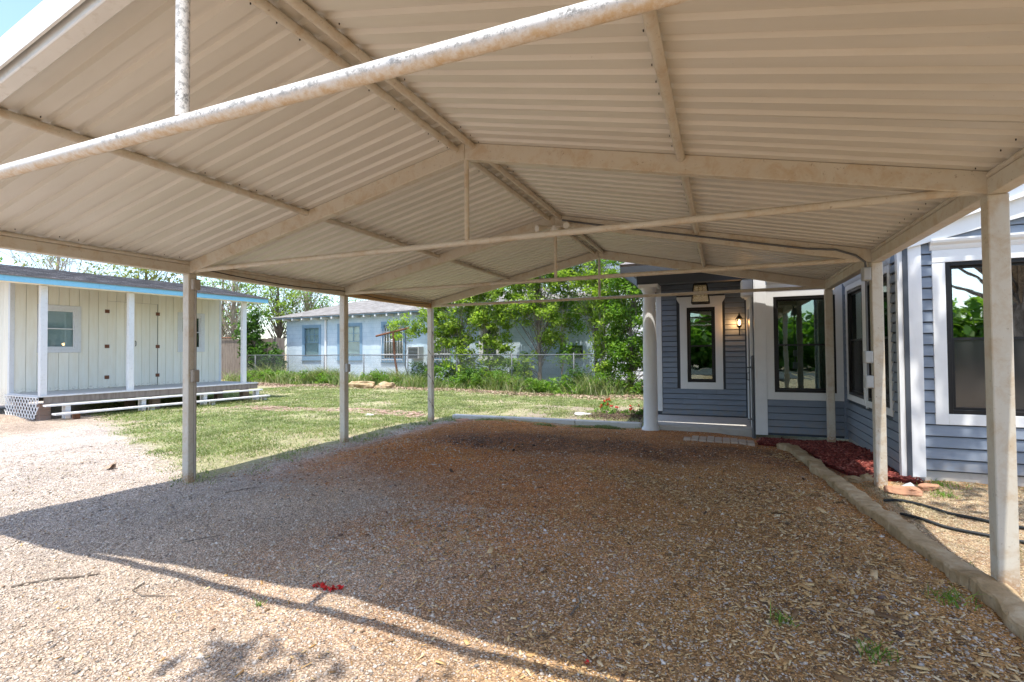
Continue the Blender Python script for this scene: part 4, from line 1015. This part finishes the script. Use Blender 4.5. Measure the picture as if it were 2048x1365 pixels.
# gravel
x, y = pts(330000, -4, 7.35, -3.3, 3.2, lambda x, y: np.clip(1.25-dist(x, y)*.11, .18, 1)*np.where((y > .2) & (x > .3), .2, 1)*(1-.65*sstep(x, 3.2, 5.2))*np.where((x < 0) & (y+.41*x > .1), .1, 1), 1)
n = len(x); s = np.clip(rng.lognormal(-5.35, .45, n), .0022, .016)*(1+.06*dist(x, y))
V, F = octas(np.stack([x, y, gz(x, y)+s*.15], -1), np.stack([s, s*rng.uniform(.6, 1, n), s*rng.uniform(.4, .75, n)], -1), rng.uniform(0, 6.28, n), rng.normal(0, .3, n), 2)
tag(npobj('gravel', V, F, M['pebble'], None), 'loose mixed grey and tan gravel over the drive', None, None, 'stuff')
x, y = pts(60000, 0, 7.2, .2, 6.2, lambda x, y: np.clip(1.0-dist(x, y)*.07, .2, 1)*.75, 5)
n = len(x); s = np.clip(rng.lognormal(-5.0, .4, n), .003, .02)*1.1
V, F = octas(np.stack([x, y, gz(x, y)+s*.1], -1), np.stack([s, s*.8, s*.55], -1), rng.uniform(0, 6.28, n), rng.normal(0, .3, n), 3)
tag(npobj('gravel', V, F, M['pebble_dark'], None), 'small stones scattered in the rusty dirt under the carport', None, None, 'stuff')
# wood chips
def cd(x, y):
    a = sstep(x+.6*vnoise(x, y, 1.2, 4), 2.8, 5.4)*(1-sstep(y+.5*vnoise(x, y, 1, 9), 1.6, 3.0)); e = sstep(x, 6.2, 6.9)*(y < 4.6)*.8
    a = a*(1-.85*sstep(-y, 1.3, 1.9)*(1-sstep(x, 4.3, 5.2)))
    return np.clip(np.maximum(a, e)+.02, 0, 1)*.8*np.clip(1.3-.09*dist(x, y), .3, 1)*np.where(x < 7.4-(y > .1)*.3, 1, 0)*np.clip(.6+.95*vnoise(x, y, 1.5, 17)+.35*vnoise(x, y, 6, 18), .08, 1.4)
x, y = pts(190000, 0, 7.5, -3.2, 4.8, cd, 6); n = len(x); L = rng.lognormal(-3.85, .55, n)*(.66+.3*sstep(x, 5.5, 7))
V, F = chips(np.stack([x, y, gz(x, y)+.004+rng.uniform(0, .007, n)], -1), L, L*rng.uniform(.15, .5, n), rng.uniform(.002, .004, n), rng.uniform(0, 6.28, n), rng.normal(0, .22, n), rng.normal(0, .3, n))
tag(npobj('wood_chips', V, F, M['chip'], None), 'pale brown wood chips spread over the right side of the carport floor', None, None, 'stuff')
# red mulch bed
BX = np.array([(6.55, 5.70), (7.80, 5.68), (7.80, 3.0), (7.95, 2.75), (7.55, 2.95), (7.30, 3.3), (7.16, 3.6), (7.10, 4.4), (6.95, 5.0), (6.45, 5.2)])
def inpoly(x, y, Pn):
    c = np.zeros(len(x), bool); j = len(Pn)-1
    for i in range(len(Pn)):
        xi, yi = Pn[i]; xj, yj = Pn[j]; c ^= ((yi > y) != (yj > y)) & (x < (xj-xi)*(y-yi)/(yj-yi+1e-12)+xi); j = i
    return c
r = np.random.default_rng(8); x = r.uniform(6.3, 8.0, 16000); y = r.uniform(2.7, 5.75, 16000); k = inpoly(x, y, BX); x, y = x[k], y[k]; n = len(x)
L = rng.uniform(.025, .075, n)
V, F = chips(np.stack([x, y, gz(x, y)+.03+rng.uniform(0, .035, n)], -1), L, L*rng.uniform(.25, .5, n), rng.uniform(.005, .012, n), rng.uniform(0, 6.28, n), rng.normal(0, .35, n), rng.normal(0, .4, n))
tag(npobj('red_mulch', V, F, M['redmulch'], None), 'dark red bark mulch in the bed against the blue wall', None, None, 'stuff')
mb = MB(); n0 = len(BX); mb.v = [(a, b, gzf(a, b)+.028) for a, b in BX]+[(a, b, gzf(a, b)-.05) for a, b in BX]
mb.f = [tuple(range(n0))[::-1]]+[(i, (i+1) % n0, n0+(i+1) % n0, n0+i) for i in range(n0)]
g = G('red_mulch_bed'); M['mulchbed'] = g.fin(g.mix(g.ss(g.noise(40, 5, .7), .35, .65), (.07, .015, .012), (.22, .03, .025)), .95); g.bump(g.noise(40, 5, .7), .9, .02)
tag(mb.build('mulch_bed', M['mulchbed']), kind='structure')
# blades
def blades(name, label, x, y, h, wd, lean, mat, seed=0, z0=None, parent=None):
    n = len(x); r = np.random.default_rng(seed); a = r.uniform(0, 6.28, n); ln = r.normal(0, lean, (n, 2))
    z = gz(x, y) if z0 is None else z0; dx, dy = np.cos(a)*wd/2, np.sin(a)*wd/2
    v0 = np.stack([x-dx, y-dy, z-.005], -1); v1 = np.stack([x+dx, y+dy, z-.005], -1)
    mx, my = x+ln[:, 0]*h*.4, y+ln[:, 1]*h*.4
    v2 = np.stack([mx+dx*.8, my+dy*.8, z+h*.6], -1); v3 = np.stack([mx-dx*.8, my-dy*.8, z+h*.6], -1)
    v4 = np.stack([x+ln[:, 0]*h*1.2, y+ln[:, 1]*h*1.2, z+h], -1)
    V = np.stack([v0, v1, v2, v3, v4], 1).reshape(-1, 3); o = np.arange(n)[:, None]*5
    F = np.concatenate([o+np.array([[0, 1, 2]]), o+np.array([[0, 2, 3]]), o+np.array([[3, 2, 4]])])
    ob = npobj(name, V, F, M[mat], parent); 
    return tag(ob, label, None, None, 'stuff')
def gd(x, y):
    a = np.where(x < .1, sstep(y+.41*x+.35*vnoise(x, y, 1.5, 3), -.25, .5), 0)
    a = np.maximum(a, (y > 6.3)*1.)
    a *= np.where(x < -5.5, 1-.9*(1-sstep(y, 2.2, 4.2))*sstep(-x, 5.6, 7.2), 1)
    a *= np.clip(.75+.9*vnoise(x, y, 2.0, 11), .08, 1)
    pathm = (np.abs(y-(5.95+.32*np.sin((x+7)*.35))) < .42) & (x < -.6) & (x > -7); a = np.where(pathm, a*.22, a)
    a = np.where((x > .8) & (y > 6.4) & (y < 9.5), a*np.clip(.25+.9*vnoise(x, y, 1.7, 5), .05, .9), a)
    a = np.where((y > -.3) & (y < 6.3) & (x > -.35) & (x < .45), .35*np.clip(.3+1.2*vnoise(x, y, 3, 8), 0, 1), a)
    a = np.where((y > 12.3), a*.5, a)
    return np.clip(a*np.clip(1.5-dist(x, y)*.055, .35, 1), 0, 1)
x, y = pts(620000, -12, 5, -1.2, 14, gd, 12); n = len(x)
k = dist(x, y)
blades('lawn_grass', 'short patchy green lawn between the carport, shed and back fence', x, y, rng.uniform(.018, .055, n), .0035+.0007*k, .9, 'grass', 1)
x, y = pts(60000, .3, 4.4, 5.85, 6.30, lambda x, y: np.clip(-.05+.4*vnoise(x, y, 2.5, 6), 0, .2), 13)
blades('weed_strip', 'thin line of weeds growing along the concrete edging', x, y, rng.uniform(.015, .05, len(x)), .009, .9, 'grass', 2)
for i_, (cx_, cy_, rr_, nn) in enumerate([(6.78, 4.85, .07, 500), (7.18, -.25, .16, 260), (6.6, -1.15, .12, 200), (6.2, -1.0, .10, 120), (6.78, -1.65, .12, 260), (7.98, 2.3, .16, 250), (3.35, -1.9, .03, 24), (7.45, .35, .1, 90), (8.1, 2.7, .3, 300)]):
    a = rng.uniform(0, 6.28, nn); nn = max(nn//3, 14); a = a[:nn]; q = rr_*.8*rng.uniform(0, 1, nn); x = cx_+q*np.cos(a); y = cy_+q*np.sin(a)
    o = blades('weed_tuft', None, x, y, rng.uniform(.02, .07, nn), .006, .9, 'leaf_mid', 30+i_)
    del o['kind']; tag(o, ['green weed tuft at the far tip of the sandstone edging', 'bright weed tuft beside the edging short of the near right post', 'sparse weed in the chips left of the near right post', 'thin weed sprig farthest left in the chips', 'weed tuft in the chips at the right bottom edge', 'low green weed by the small rocks and house corner', 'tiny green sprig on the sunny gravel', 'weed sprig on the inner side of the edging by the near post', 'spread of weeds against the house foundation'][i_], 'weed')
x, y = pts(26000, 7.35, 9.5, -.6, 2.9, lambda x, y: np.clip(.4+vnoise(x, y, 2.2, 15), .05, 1), 14)
blades('dry_straw', 'dry straw and dead grass on the strip before the house', x, y, rng.uniform(.004, .02, len(x)), .007, 2.6, 'straw', 3)
x, y = pts(60000, -9, 1.2, -1, 13.8, lambda x, y: np.where(y > 6, .35, .25)*np.clip(.3+vnoise(x, y, .9, 21), 0, 1), 15)
blades('dead_grass', 'bleached dead grass lying in the lawn', x, y, rng.uniform(.006, .02, len(x)), .012, 2.4, 'straw', 4)
# dead leaves by the fence, tall weeds
def fy_(x): return 15.75-(x+18.2)*2./22.8
r = np.random.default_rng(31); n = 9000; x = r.uniform(-18, 4.4, n); y = fy_(x)-1.1-np.abs(r.normal(0, .55, n))+.2; L = r.uniform(.04, .10, n)
V, F = chips(np.stack([x, y, gz(x, y)+r.uniform(.005, .03, n)], -1), L, L*.7, np.full(n, .003), r.uniform(0, 6.28, n), r.normal(0, .4, n), r.normal(0, .4, n))
tag(npobj('leaf_litter', V, F, M['deadleaf'], None), 'brown leaf litter along the foot of the back fence', None, None, 'stuff')
n = 46000; x = r.uniform(-18.5, 4.6, n)+r.normal(0, .15, n); y = fy_(x)+r.normal(-.15, .45, n); hh = np.clip(.42+.55*vnoise(x, y, 1.4, 40)+.3*vnoise(x, y, 4, 41), .06, 1.0)*r.uniform(.25, 1.1, n)
hh *= np.where(x < -5.5, 1.15, .9)
wp = r.uniform(0, 1, n) < np.clip(.7+.6*vnoise(x, y, 1.1, 44), .15, 1); x, y, hh = x[wp], y[wp], hh[wp]
blades('tall_weeds', 'tall tangled grass and weeds along the chain-link fence', x, y, hh, .022, .5, 'weeds', 5)
# leafy scatter generator ------------------------------------------------
def leaves(cent, rad, per, size, seed, flat=.6):
    r = np.random.default_rng(seed); n = len(cent)*per
    d = r.normal(0, 1, (n, 3)); d /= np.linalg.norm(d, axis=1)[:, None]; d *= (r.uniform(0, 1, n)**.45)[:, None]
    P = np.repeat(cent, per, 0)+d*np.repeat(rad, per)[:, None]*np.array([1, 1, .75])
    a = r.uniform(0, 6.28, n); t = r.normal(0, flat, n); b = r.uniform(0, 6.28, n)
    s = size*np.clip(r.lognormal(-.05, .38, n), .35, 1.9)
    u = np.stack([np.cos(a)*np.cos(t), np.sin(a)*np.cos(t), np.sin(t)], -1)
    nn = np.stack([r.normal(0, .5, n), r.normal(0, .5, n), np.ones(n)], -1); v = np.cross(nn, u); v /= np.linalg.norm(v, axis=1)[:, None]
    V = np.stack([P-u*s[:, None]*.5, P+v*s[:, None]*.24, P+u*s[:, None]*.5, P-v*s[:, None]*.24], 1).reshape(-1, 3)
    F = np.arange(n)[:, None]*4+np.array([[0, 1, 2, 3]]); return V, F
def curve(p, q, sag, r, n=5):
    p = Vector(p); q = Vector(q); m = (p+q)/2+Vector((r.uniform(-1, 1), r.uniform(-1, 1), r.uniform(-.2, 1)))*sag*(q-p).length
    return [p*(1-t)**2+m*2*t*(1-t)+q*t*t for t in np.linspace(0, 1, n)]
def tree(name, label, x, y, h, ells, per, rad, leaf, mat, seed, tr=.06, bark='bark', cat='tree', lean=(0, 0), twigs=0, group=None, z=None):
    r = random.Random(seed); rn = np.random.default_rng(seed); zb_ = gzf(x, y)
    t = thing(name, label, cat, (x, y, zb_), 0, group)
    top = Vector((x+lean[0], y+lean[1], zb_+h))
    tp_ = [Vector((x, y, zb_-.15)).lerp(top, s)+Vector((r.gauss(0, .03), r.gauss(0, .03), 0))*h*.35*(1 if 0 < s < 1 else 0) for s in np.linspace(0, 1, 8)]
    mb = MB(); mb.tube(tp_, [tr*(1.25 if i == 0 else 1)*(1-.8*i/7) for i in range(8)], 7); mb.build('trunk', M[bark], t)
    C_ = []
    for (ex, ey, ez, rx_, ry_, rz_, nc) in ells:
        d = rn.normal(0, 1, (nc, 3)); d /= np.linalg.norm(d, axis=1)[:, None]; d *= (rn.uniform(.05, 1, nc)**.5)[:, None]
        C_.append(np.array([x+ex, y+ey, zb_+ez])+d*np.array([rx_, ry_, rz_]))
    C_ = np.concatenate(C_); C_[:, 2] = np.maximum(C_[:, 2], zb_+.12)
    br_ = MB()
    for ci_, c in enumerate(C_):
        if h < 7.2 and r.random() < .5: continue
        f_ = min(max((c[2]-zb_)/h*r.uniform(.35, .8), .05), .97); i = f_*7; j = int(i); sp_ = tp_[j].lerp(tp_[min(j+1, 7)], i-j)
        rr_ = min(tr*.22, .03 if h < 7.2 else .05)*(1-.6*f_)
        br_.tube(curve(sp_, c, .12, r), [rr_, rr_*.8, rr_*.6, rr_*.4, rr_*.15], 4, False)
        for _ in range(twigs):
            e = Vector(c)+Vector((r.gauss(0, 1), r.gauss(0, 1), r.gauss(.2, .7)))*rad*1.2; br_.tube(curve(Vector(c).lerp(sp_, .2), e, .15, r, 4), [rr_*.3+.003, rr_*.25+.002, .003, .002], 3, False)
    if len(br_.v): br_.build('branches', M[bark], t)
    if per > 0:
        V, F = leaves(C_, rad*rn.uniform(.55, 1.2, len(C_)), per, leaf, seed+1)
        npobj('crown', V, F, M[mat], t)
    return t
# saplings in front of the neighbour's wall (left to right)
tree('sapling', 'spindly light-green sapling behind the rusty T pole', -7.6, 15.6, 3.4, [(-.1, 0, 2.6, .9, .7, .6, 26)], 65, .32, 0.117, 'leaf_bright', 41, .03)
tree('shrub', 'low leafy shrub just left of the far left carport post', -6.1, 15.0, 1.3, [(0, 0, .65, 1.1, .6, .55, 24)], 79, .3, 0.094, 'leaf_dark', 42, .03, cat='shrub')
tree('sapling', 'bushy yellow-green tree just right of the far left carport post', -4.5, 15.2, 5.0, [(-.9, 0, 3.0, 1.3, .9, .9, 46), (-.3, 0, 4.2, 1.5, .9, .8, 56), (-.2, 0, 2.0, 1.2, .8, .7, 34), (.1, 0, 1.0, .9, .7, .8, 30), (.9, 0, 3.2, .9, .9, .9, 34), (-1.4, 0, 4.6, 1.2, .8, .7, 30)], 84, .36, 0.125, 'leaf_bright', 43, .07, 'palebark')
tree('sapling', 'leaning pale-stemmed sapling in front of the white-framed window', -2.9, 15.0, 4.8, [(-.1, 0, 4.2, 1.3, .8, .8, 46), (.1, 0, 3.0, 1.2, .6, .8, 40), (.1, 0, 1.9, .8, .6, .6, 24), (.2, 0, .9, .7, .6, .7, 22)], 79, .34, 0.117, 'leaf_bright', 44, .045, 'palebark', lean=(-.8, 0))
tree('sapling', 'tallest straight sapling in the middle of the blue wall', -.95, 15.2, 6.6, [(0, 0, 4.9, 1.9, 1.0, 1.1, 80), (-.9, 0, 3.6, 1.2, .9, .7, 34), (.5, 0, 3.2, 1.3, .8, .9, 40), (0, 0, 6.2, 1.6, .9, .8, 44), (.5, 0, 2.1, .9, .6, .5, 18), (-.6, 0, .9, .9, .5, .6, 20)], 75, .36, 0.117, 'leaf_bright', 45, .085, 'bark', twigs=1)
tree('sapling', 'thin white-barked sapling right of the tallest one', .15, 15.1, 5.2, [(.1, 0, 4.4, 1.0, .6, .8, 30), (.5, 0, 3.0, 1.1, .5, .9, 30), (.2, 0, 1.3, .6, .5, .6, 12)], 72, .34, 0.109, 'leaf_mid', 46, .035, 'palebark')
tree('sapling', 'broad green tree overhanging the vent box', 1.6, 14.6, 7.0, [(.1, 0, 6.0, 1.5, 1.0, 1.1, 56), (-.1, 0, 4.4, 1.4, .9, .9, 44), (.5, 0, 3.0, 1.1, .7, .8, 46), (.6, 0, 1.6, .9, .6, .7, 30)], 79, .38, 0.117, 'leaf_bright', 47, .07, twigs=1)
tree('bush_tree', 'dense leafy tree left of the porch column', 3.0, 13.6, 5.8, [(0, 0, 3.4, 1.0, .9, 1.3, 62), (.1, 0, 1.6, 1.1, .8, 1.2, 60), (.4, 0, 4.9, 1.2, 1.0, .9, 44)], 101, .36, 0.109, 'leaf_mid', 48, .08)
tree('bush_tree', 'dark leafy tree directly behind the porch column', 4.6, 13.4, 5.4, [(0, 0, 3.2, 1.2, .9, 1.4, 50), (0, 0, 1.3, 1.2, .9, 1.0, 40), (0, 0, 4.7, 1.1, .9, .9, 26)], 87, .36, 0.109, 'leaf_dark', 49, .08)
tree('sapling', 'slender sapling with drooping leaves left of the dense leafy tree', 2.0, 13.9, 4.4, [(.0, 0, 3.6, .8, .6, .7, 24), (.1, 0, 2.4, .7, .6, .9, 22), (0, 0, 1.0, .6, .5, .7, 18)], 72, .34, 0.109, 'leaf_bright', 50, .04, 'palebark')
for i_, (x, y, s_, mt, lb_) in enumerate([(-5.2, 14.6, .9, 'leaf_mid', 'leafy weed shrub at the foot of the bushy yellow-green tree'), (-3.6, 14.5, .8, 'leaf_dark', 'dark low shrub between the two pale-barked saplings'), (-2.0, 14.6, 1.0, 'leaf_mid', 'shrub with upright shoots left of the tallest sapling'), (.9, 14.2, .7, 'leaf_dark', 'low shrub below the vent box'), (2.1, 13.5, .7, 'leaf_mid', 'low shrub at the foot of the dense leafy tree'), (-9.3, 15.4, .5, 'leaf_mid', 'small green shrub behind the boulders left of the T pole')]):
    tree('shrub', lb_, x, y, s_*1.3, [(0, 0, s_*.6, s_*.75, .5, s_*.6, int(22*s_)+6)], 87, .28, 0.078, mt, 60+i_, .025, cat='shrub')
nn = 620; r = np.random.default_rng(91); xx = r.uniform(-17.5, 4.5, nn); yy = fy_(xx)+r.normal(-.35, .35, nn)
cc = np.stack([xx, yy, gz(xx, yy)+np.clip(r.uniform(.05, .75, nn)*(.6+.5*vnoise(xx, yy, 1.3, 45)), .05, .9)], -1)
V, F = leaves(cc, r.uniform(.12, .26, nn), 34, .10, 92)
tag(npobj('ground_cover', V, F, M['leaf_mid'], None), 'leafy ground cover mixed into the weeds by the back fence', None, None, 'stuff')
# vine on the wooden fence
tree('vine_bush', 'thick glossy green vine mound climbing the wooden fence', -17.9, 16.3, 3.4, [(0, 0, 1.5, 1.3, .6, 1.2, 60), (-.5, 0, 2.7, .9, .6, .8, 34), (1.0, 0, 1.1, .9, .5, .8, 30), (-.2, 0, 3.5, .8, .6, .6, 16)], 62, .36, .14, 'leaf_dark', 71, .06, cat='vine')
# trees beyond: sparse early-spring crowns
bt = [('bare-twigged tall tree behind the left end of the shed', -27, 11.5, 9.0, [(0, 0, 6.2, 3.2, 3, 2.6, 75)], 16, .7, .16, 'leaf_yellow'),
      ('yellow-green budding tree behind the middle of the shed', -23, 13.5, 7.6, [(0, 0, 5.6, 2.6, 2.4, 1.9, 70)], 42, .6, .16, 'leaf_yellow'),
      ('grey twiggy tree behind the shed roof, right of the budding one', -22.5, 18.5, 8.2, [(0, 0, 5.6, 2.6, 2.4, 2.3, 80)], 18, .7, .15, 'leaf_mid'),
      ('leafy tree rising behind the wooden fence', -21, 20.5, 7.6, [(0, 0, 5.0, 2.4, 2.2, 2.3, 90)], 36, .6, .16, 'leaf_bright'),
      ('dark-limbed tree at the left corner of the neighbour house', -19.8, 22, 8.5, [(0, 0, 5.6, 2.6, 2.4, 2.5, 100)], 22, .6, .16, 'leaf_mid'),
      ('grey-green tree behind the hipped roof on its left slope', -16, 26, 8.6, [(0, 0, 6.0, 3.2, 2.6, 2.3, 110)], 26, .7, .17, 'leaf_mid'),
      ('tree behind the hipped roof on its right half', -10.5, 26, 8.2, [(0, 0, 5.6, 3.2, 2.6, 2.4, 90)], 34, .7, .17, 'leaf_mid'),
      ('green tree behind the neighbour roof ridge', -5, 25, 9.0, [(0, 0, 6.2, 3.2, 2.6, 2.4, 90)], 40, .7, .17, 'leaf_bright'),
      ('tall tree behind the white house', 2.5, 27, 12, [(0, 0, 8.4, 4, 3, 3.0, 110)], 44, .8, .18, 'leaf_mid'),
      ('tree behind the shed roof at the far left of the picture', -32, 8, 9, [(0, 0, 6.0, 3.2, 3, 2.6, 75)], 22, .7, .16, 'leaf_mid'),
      ('tree far behind the gap between shed and wooden fence', -28, 22, 8.5, [(0, 0, 5.0, 3.6, 3, 3.0, 90)], 30, .7, .17, 'leaf_mid')]
for i_, (lb_, x, y, h, el, per, rad, lf_, mt) in enumerate(bt):
    tree('tree', lb_, x, y, h, el, per, rad, lf_, mt, 80+i_, .16, 'palebark' if i_ in (0, 2, 4, 5) else 'bark', twigs=4 if per < 30 else 1, group=None)
# trees behind the viewpoint (they shade the drive and show in the window glass)
tree('oak_tree', 'spreading tree behind the viewpoint whose leaves dapple the drive', 12.5, -5.5, 7.5, [(-2.6, .3, 7.4, 2.0, 1.3, 1.0, 46), (0, 0, 7.6, 2.5, 2.4, 1.6, 60), (-5.2, -.9, 7.6, 1.3, .6, .5, 16), (-7.2, .72, 6.9, 1.8, .36, .4, 15), (-3.7, 6.0, 7.2, 1.0, 1.6, .5, 26)], 24, .42, .15, 'leaf_mid', 110, .22)
SPH = .62
sp = [(-16, -24, 8, 'far left tree across the street'), (-8, -25, 8.5, 'left-hand tree across the street'), (-1, -27, 8, 'tree across the street behind the camera, left of the middle'),
      (5, -25, 7, 'tree across the street straight behind the camera'), (10.5, -25, 6.5, 'tree mirrored in the near window'), (15.5, -26, 7.5, 'wide tree mirrored at the right of the near window'),
      (21, -24, 7, 'right-hand tree across the street'), (27, -22, 8, 'far right tree across the street'), (33, -17, 8, 'tree at the far right end of the street')]
for i_, (x, y, h, lb_) in enumerate(sp):
    h *= SPH; tree('tree', lb_, x, y, h, [(0, 0, h*.55, 4.2, 2.6, h*.42, 110), (0, .5, 1.1, 4.4, 1.6, 1.1, 60)], 46, 1.1, .5, 'leaf_mid', 120+i_, .2)
mb = MB(); mb.box(-60, 60, -20.5, -12.5, -.12, .012)
g = G('street_asphalt'); M['asphalt'] = g.fin(g.mix(g.ss(g.noise(3, 5), .3, .7), (.05, .05, .05), (.08, .077, .072)), .9)
tag(mb.build('street', M['asphalt']), kind='structure')  # unseen street, added to darken the sunlit ground mirrored in the windows
# flower bed
for i_, (x, y) in enumerate([(2.95, 9.8), (3.45, 8.3), (3.95, 7.9), (4.25, 8.1), (3.15, 8.6)]):
    t = thing('flower_plant', ['small plant with red blooms farthest back in the flower bed', 'leafy plant with few red blooms in the middle of the bed', 'bushy red-flowered plant beside the porch column', 'red-flowered plant half hidden by the porch column', 'low seedling with red petals at the left of the bed'][i_], 'flower', (x, y, gzf(x, y)))
    r_ = np.random.default_rng(200+i_); c = np.stack([x+r_.normal(0, .11, 9), y+r_.normal(0, .1, 9), gzf(x, y)+r_.uniform(.03, .16, 9)], -1)
    V, F = leaves(c, np.full(9, .07), 26, .05, 210+i_); npobj('foliage', V, F, M['leaf_mid'], t)
    c = np.stack([x+r_.normal(0, .09, 5), y+r_.normal(0, .08, 5), gzf(x, y)+r_.uniform(.16, .26, 5)], -1)
    V, F = leaves(c, np.full(5, .03), 16, .04, 220+i_); npobj('blossom', V, F, M['red'], t)
    mb = MB()
    for q in c: mb.tube([(x, y, gzf(x, y)-.02), tuple(q)], .004, 4)
    mb.build('stem', M['leaf_dark'], t)
r = np.random.default_rng(55); n = 2600; x = r.normal(3.7, .45, n); y = r.normal(8.1, .35, n); L = r.uniform(.02, .06, n)
V, F = chips(np.stack([x, y, gz(x, y)+.01+r.uniform(0, .02, n)], -1), L, L*.5, np.full(n, .006), r.uniform(0, 6.28, n), r.normal(0, .4, n), r.normal(0, .4, n))
M['darksoil'] = islandmat('dark_bed_mulch', [(0, (.03, .02, .015)), (.6, (.09, .055, .04)), (1, (.2, .12, .08))])
tag(npobj('flower_bed_mulch', V, F, M['darksoil'], None), 'dark mulch of the flower bed', None, None, 'stuff')

r = np.random.default_rng(66); cx2 = np.concatenate([r.normal(2.3, .42, 420), r.normal(4.4, .7, 300), r.normal(6.7, .35, 90), r.uniform(1, 7, 160)]); cy2 = np.concatenate([r.normal(3.3, .22, 420), r.normal(3.9, .3, 300), r.normal(-1.1, .5, 90), r.uniform(-1, 5, 160)]); L = r.lognormal(-4.3, .5, len(cx2))
V, F = chips(np.stack([cx2, cy2, gz(cx2, cy2)+r.uniform(.002, .02, len(cx2))], -1), L, L*.6, L*.35, r.uniform(0, 6.28, len(cx2)), r.normal(0, .5, len(cx2)), r.normal(0, .5, len(cx2)))
M['debris'] = islandmat('dark_debris', [(0, (.06, .04, .03)), (.6, (.14, .09, .07)), (.85, (.28, .21, .16)), (1, (.5, .46, .42))])
tag(npobj('dark_debris', V, F, M['debris'], None), 'dark crumbs and leaf debris lying in patches on the rusty dirt', None, None, 'stuff')
# red dropped blossom, sticks, loose leaves
c = np.array([(3.50+.045*k, -1.60+.015*math.sin(k*2), .012) for k in range(5)]); c[:, 2] += gz(c[:, 0], c[:, 1])
V, F = leaves(c, np.full(5, .022), 16, .03, 300); tag(npobj('fallen_blossom', V, F, M['red'], None), 'bright red fallen blossom at the shadow edge', 'blossom')
c = np.array([(7.02, -1.42, .012), (7.04, -1.40, .012)]); c[:, 2] += gz(c[:, 0], c[:, 1])
V, F = leaves(c, np.full(2, .016), 12, .022, 301); tag(npobj('fallen_blossom', V, F, M['red'], None), 'small red petal near the near right post', 'blossom')
c = np.array([(5.3, -1.72, .012)]); c[:, 2] += gz(c[:, 0], c[:, 1])
V, F = leaves(c, np.full(1, .012), 10, .02, 302); tag(npobj('fallen_blossom', V, F, M['red'], None), 'tiny red petal among the wood chips', 'blossom')
def stick(label, pts_, r_=.006):
    P = [(a, b, gzf(a, b)+.008) for a, b in pts_]; tag(MB().tube(P, [r_]*(len(P)-1)+[r_*.4], 5).build('twig', M['bark']), label, 'twig')
stick('dark twig lying on the sunny gravel at the left edge', [(1.70, -2.35), (1.80, -2.22), (1.93, -2.12), (2.02, -2.02)], .008)
stick('thin curved twig on the sunny gravel', [(2.45, -2.0), (2.5, -2.1), (2.62, -2.12), (2.8, -2.02)], .004)
stick('pale twig on the shaded gravel', [(2.0, -1.45), (2.1, -1.33), (2.18, -1.22)], .004)
stick('twig on the dirt by the cement lump', [(1.0, -.3), (1.1, -.1), (1.2, .0)], .005)
stick('pale split twig among the wood chips', [(5.1, -1.3), (5.12, -1.15), (5.06, -1.02)], .006)
stick('thin stick on the rusty dirt near the brick pad', [(4.75, 2.95), (4.9, 2.7), (5.0, 2.6)], .005)
stick('short grey stick near the red petal and near right post', [(6.92, -1.5), (6.98, -1.42), (7.02, -1.36)], .010)
n = 140; x, y = pts(900, -3, 7, -3, 3, None, 77); x, y = x[:n], y[:n]; L = rng.uniform(.02, .045, len(x))
V, F = chips(np.stack([x, y, gz(x, y)+.012], -1), L, L*.55, np.full(len(x), .002), rng.uniform(0, 6.28, len(x)), rng.normal(0, .4, len(x)), rng.normal(0, .4, len(x)))
tag(npobj('scattered_dry_leaves', V, F, M['deadleaf'], None), 'scattered small dry leaves on the gravel', None, None, 'stuff')
t = thing('dry_leaf', 'large curled dead leaf on the gravel left of the nearest left post', 'leaf', (-1.5, .02, 0))
V, F = leaves(np.array([(-1.5, .02, .03+gzf(-1.5, .02))]), np.array([.05]), 7, .12, 303); npobj('blade', V, F, M['deadleaf'], t)

# ------------------------------------------------------------------ group phrases for look-alikes
GR = {'sapling': 'saplings in front of the neighbour house', 'shrub': 'shrubs along the back fence', 'bush_tree': 'leafy trees by the porch', 'boulder': 'boulders in the grass',
      'rock': 'rocks around the edging', 'garden_hose': 'black garden hoses', 'flower_plant': 'red flowers in the bed', 'outlet_box': 'electrical boxes on the carport posts', 'junction_box': 'electrical boxes on the carport posts',
      'switch_box': 'electrical boxes on the carport posts', 'conduit': 'conduits on the carport', 'weed_tuft': 'weed tufts by the edging', 'twig': 'twigs on the ground', 'fallen_blossom': 'fallen red petals', 'flat_stone': 'flat stones in the grass'}
for o in list(SC.objects):
    if o.parent is None and 'category' in o and 'group' not in o:
        b = o.name.split('.')[0]
        if b == 'tree': o['group'] = 'trees across the street' if o.location.y < -10 else 'trees beyond the fence'
        elif b in GR: o['group'] = GR[b]
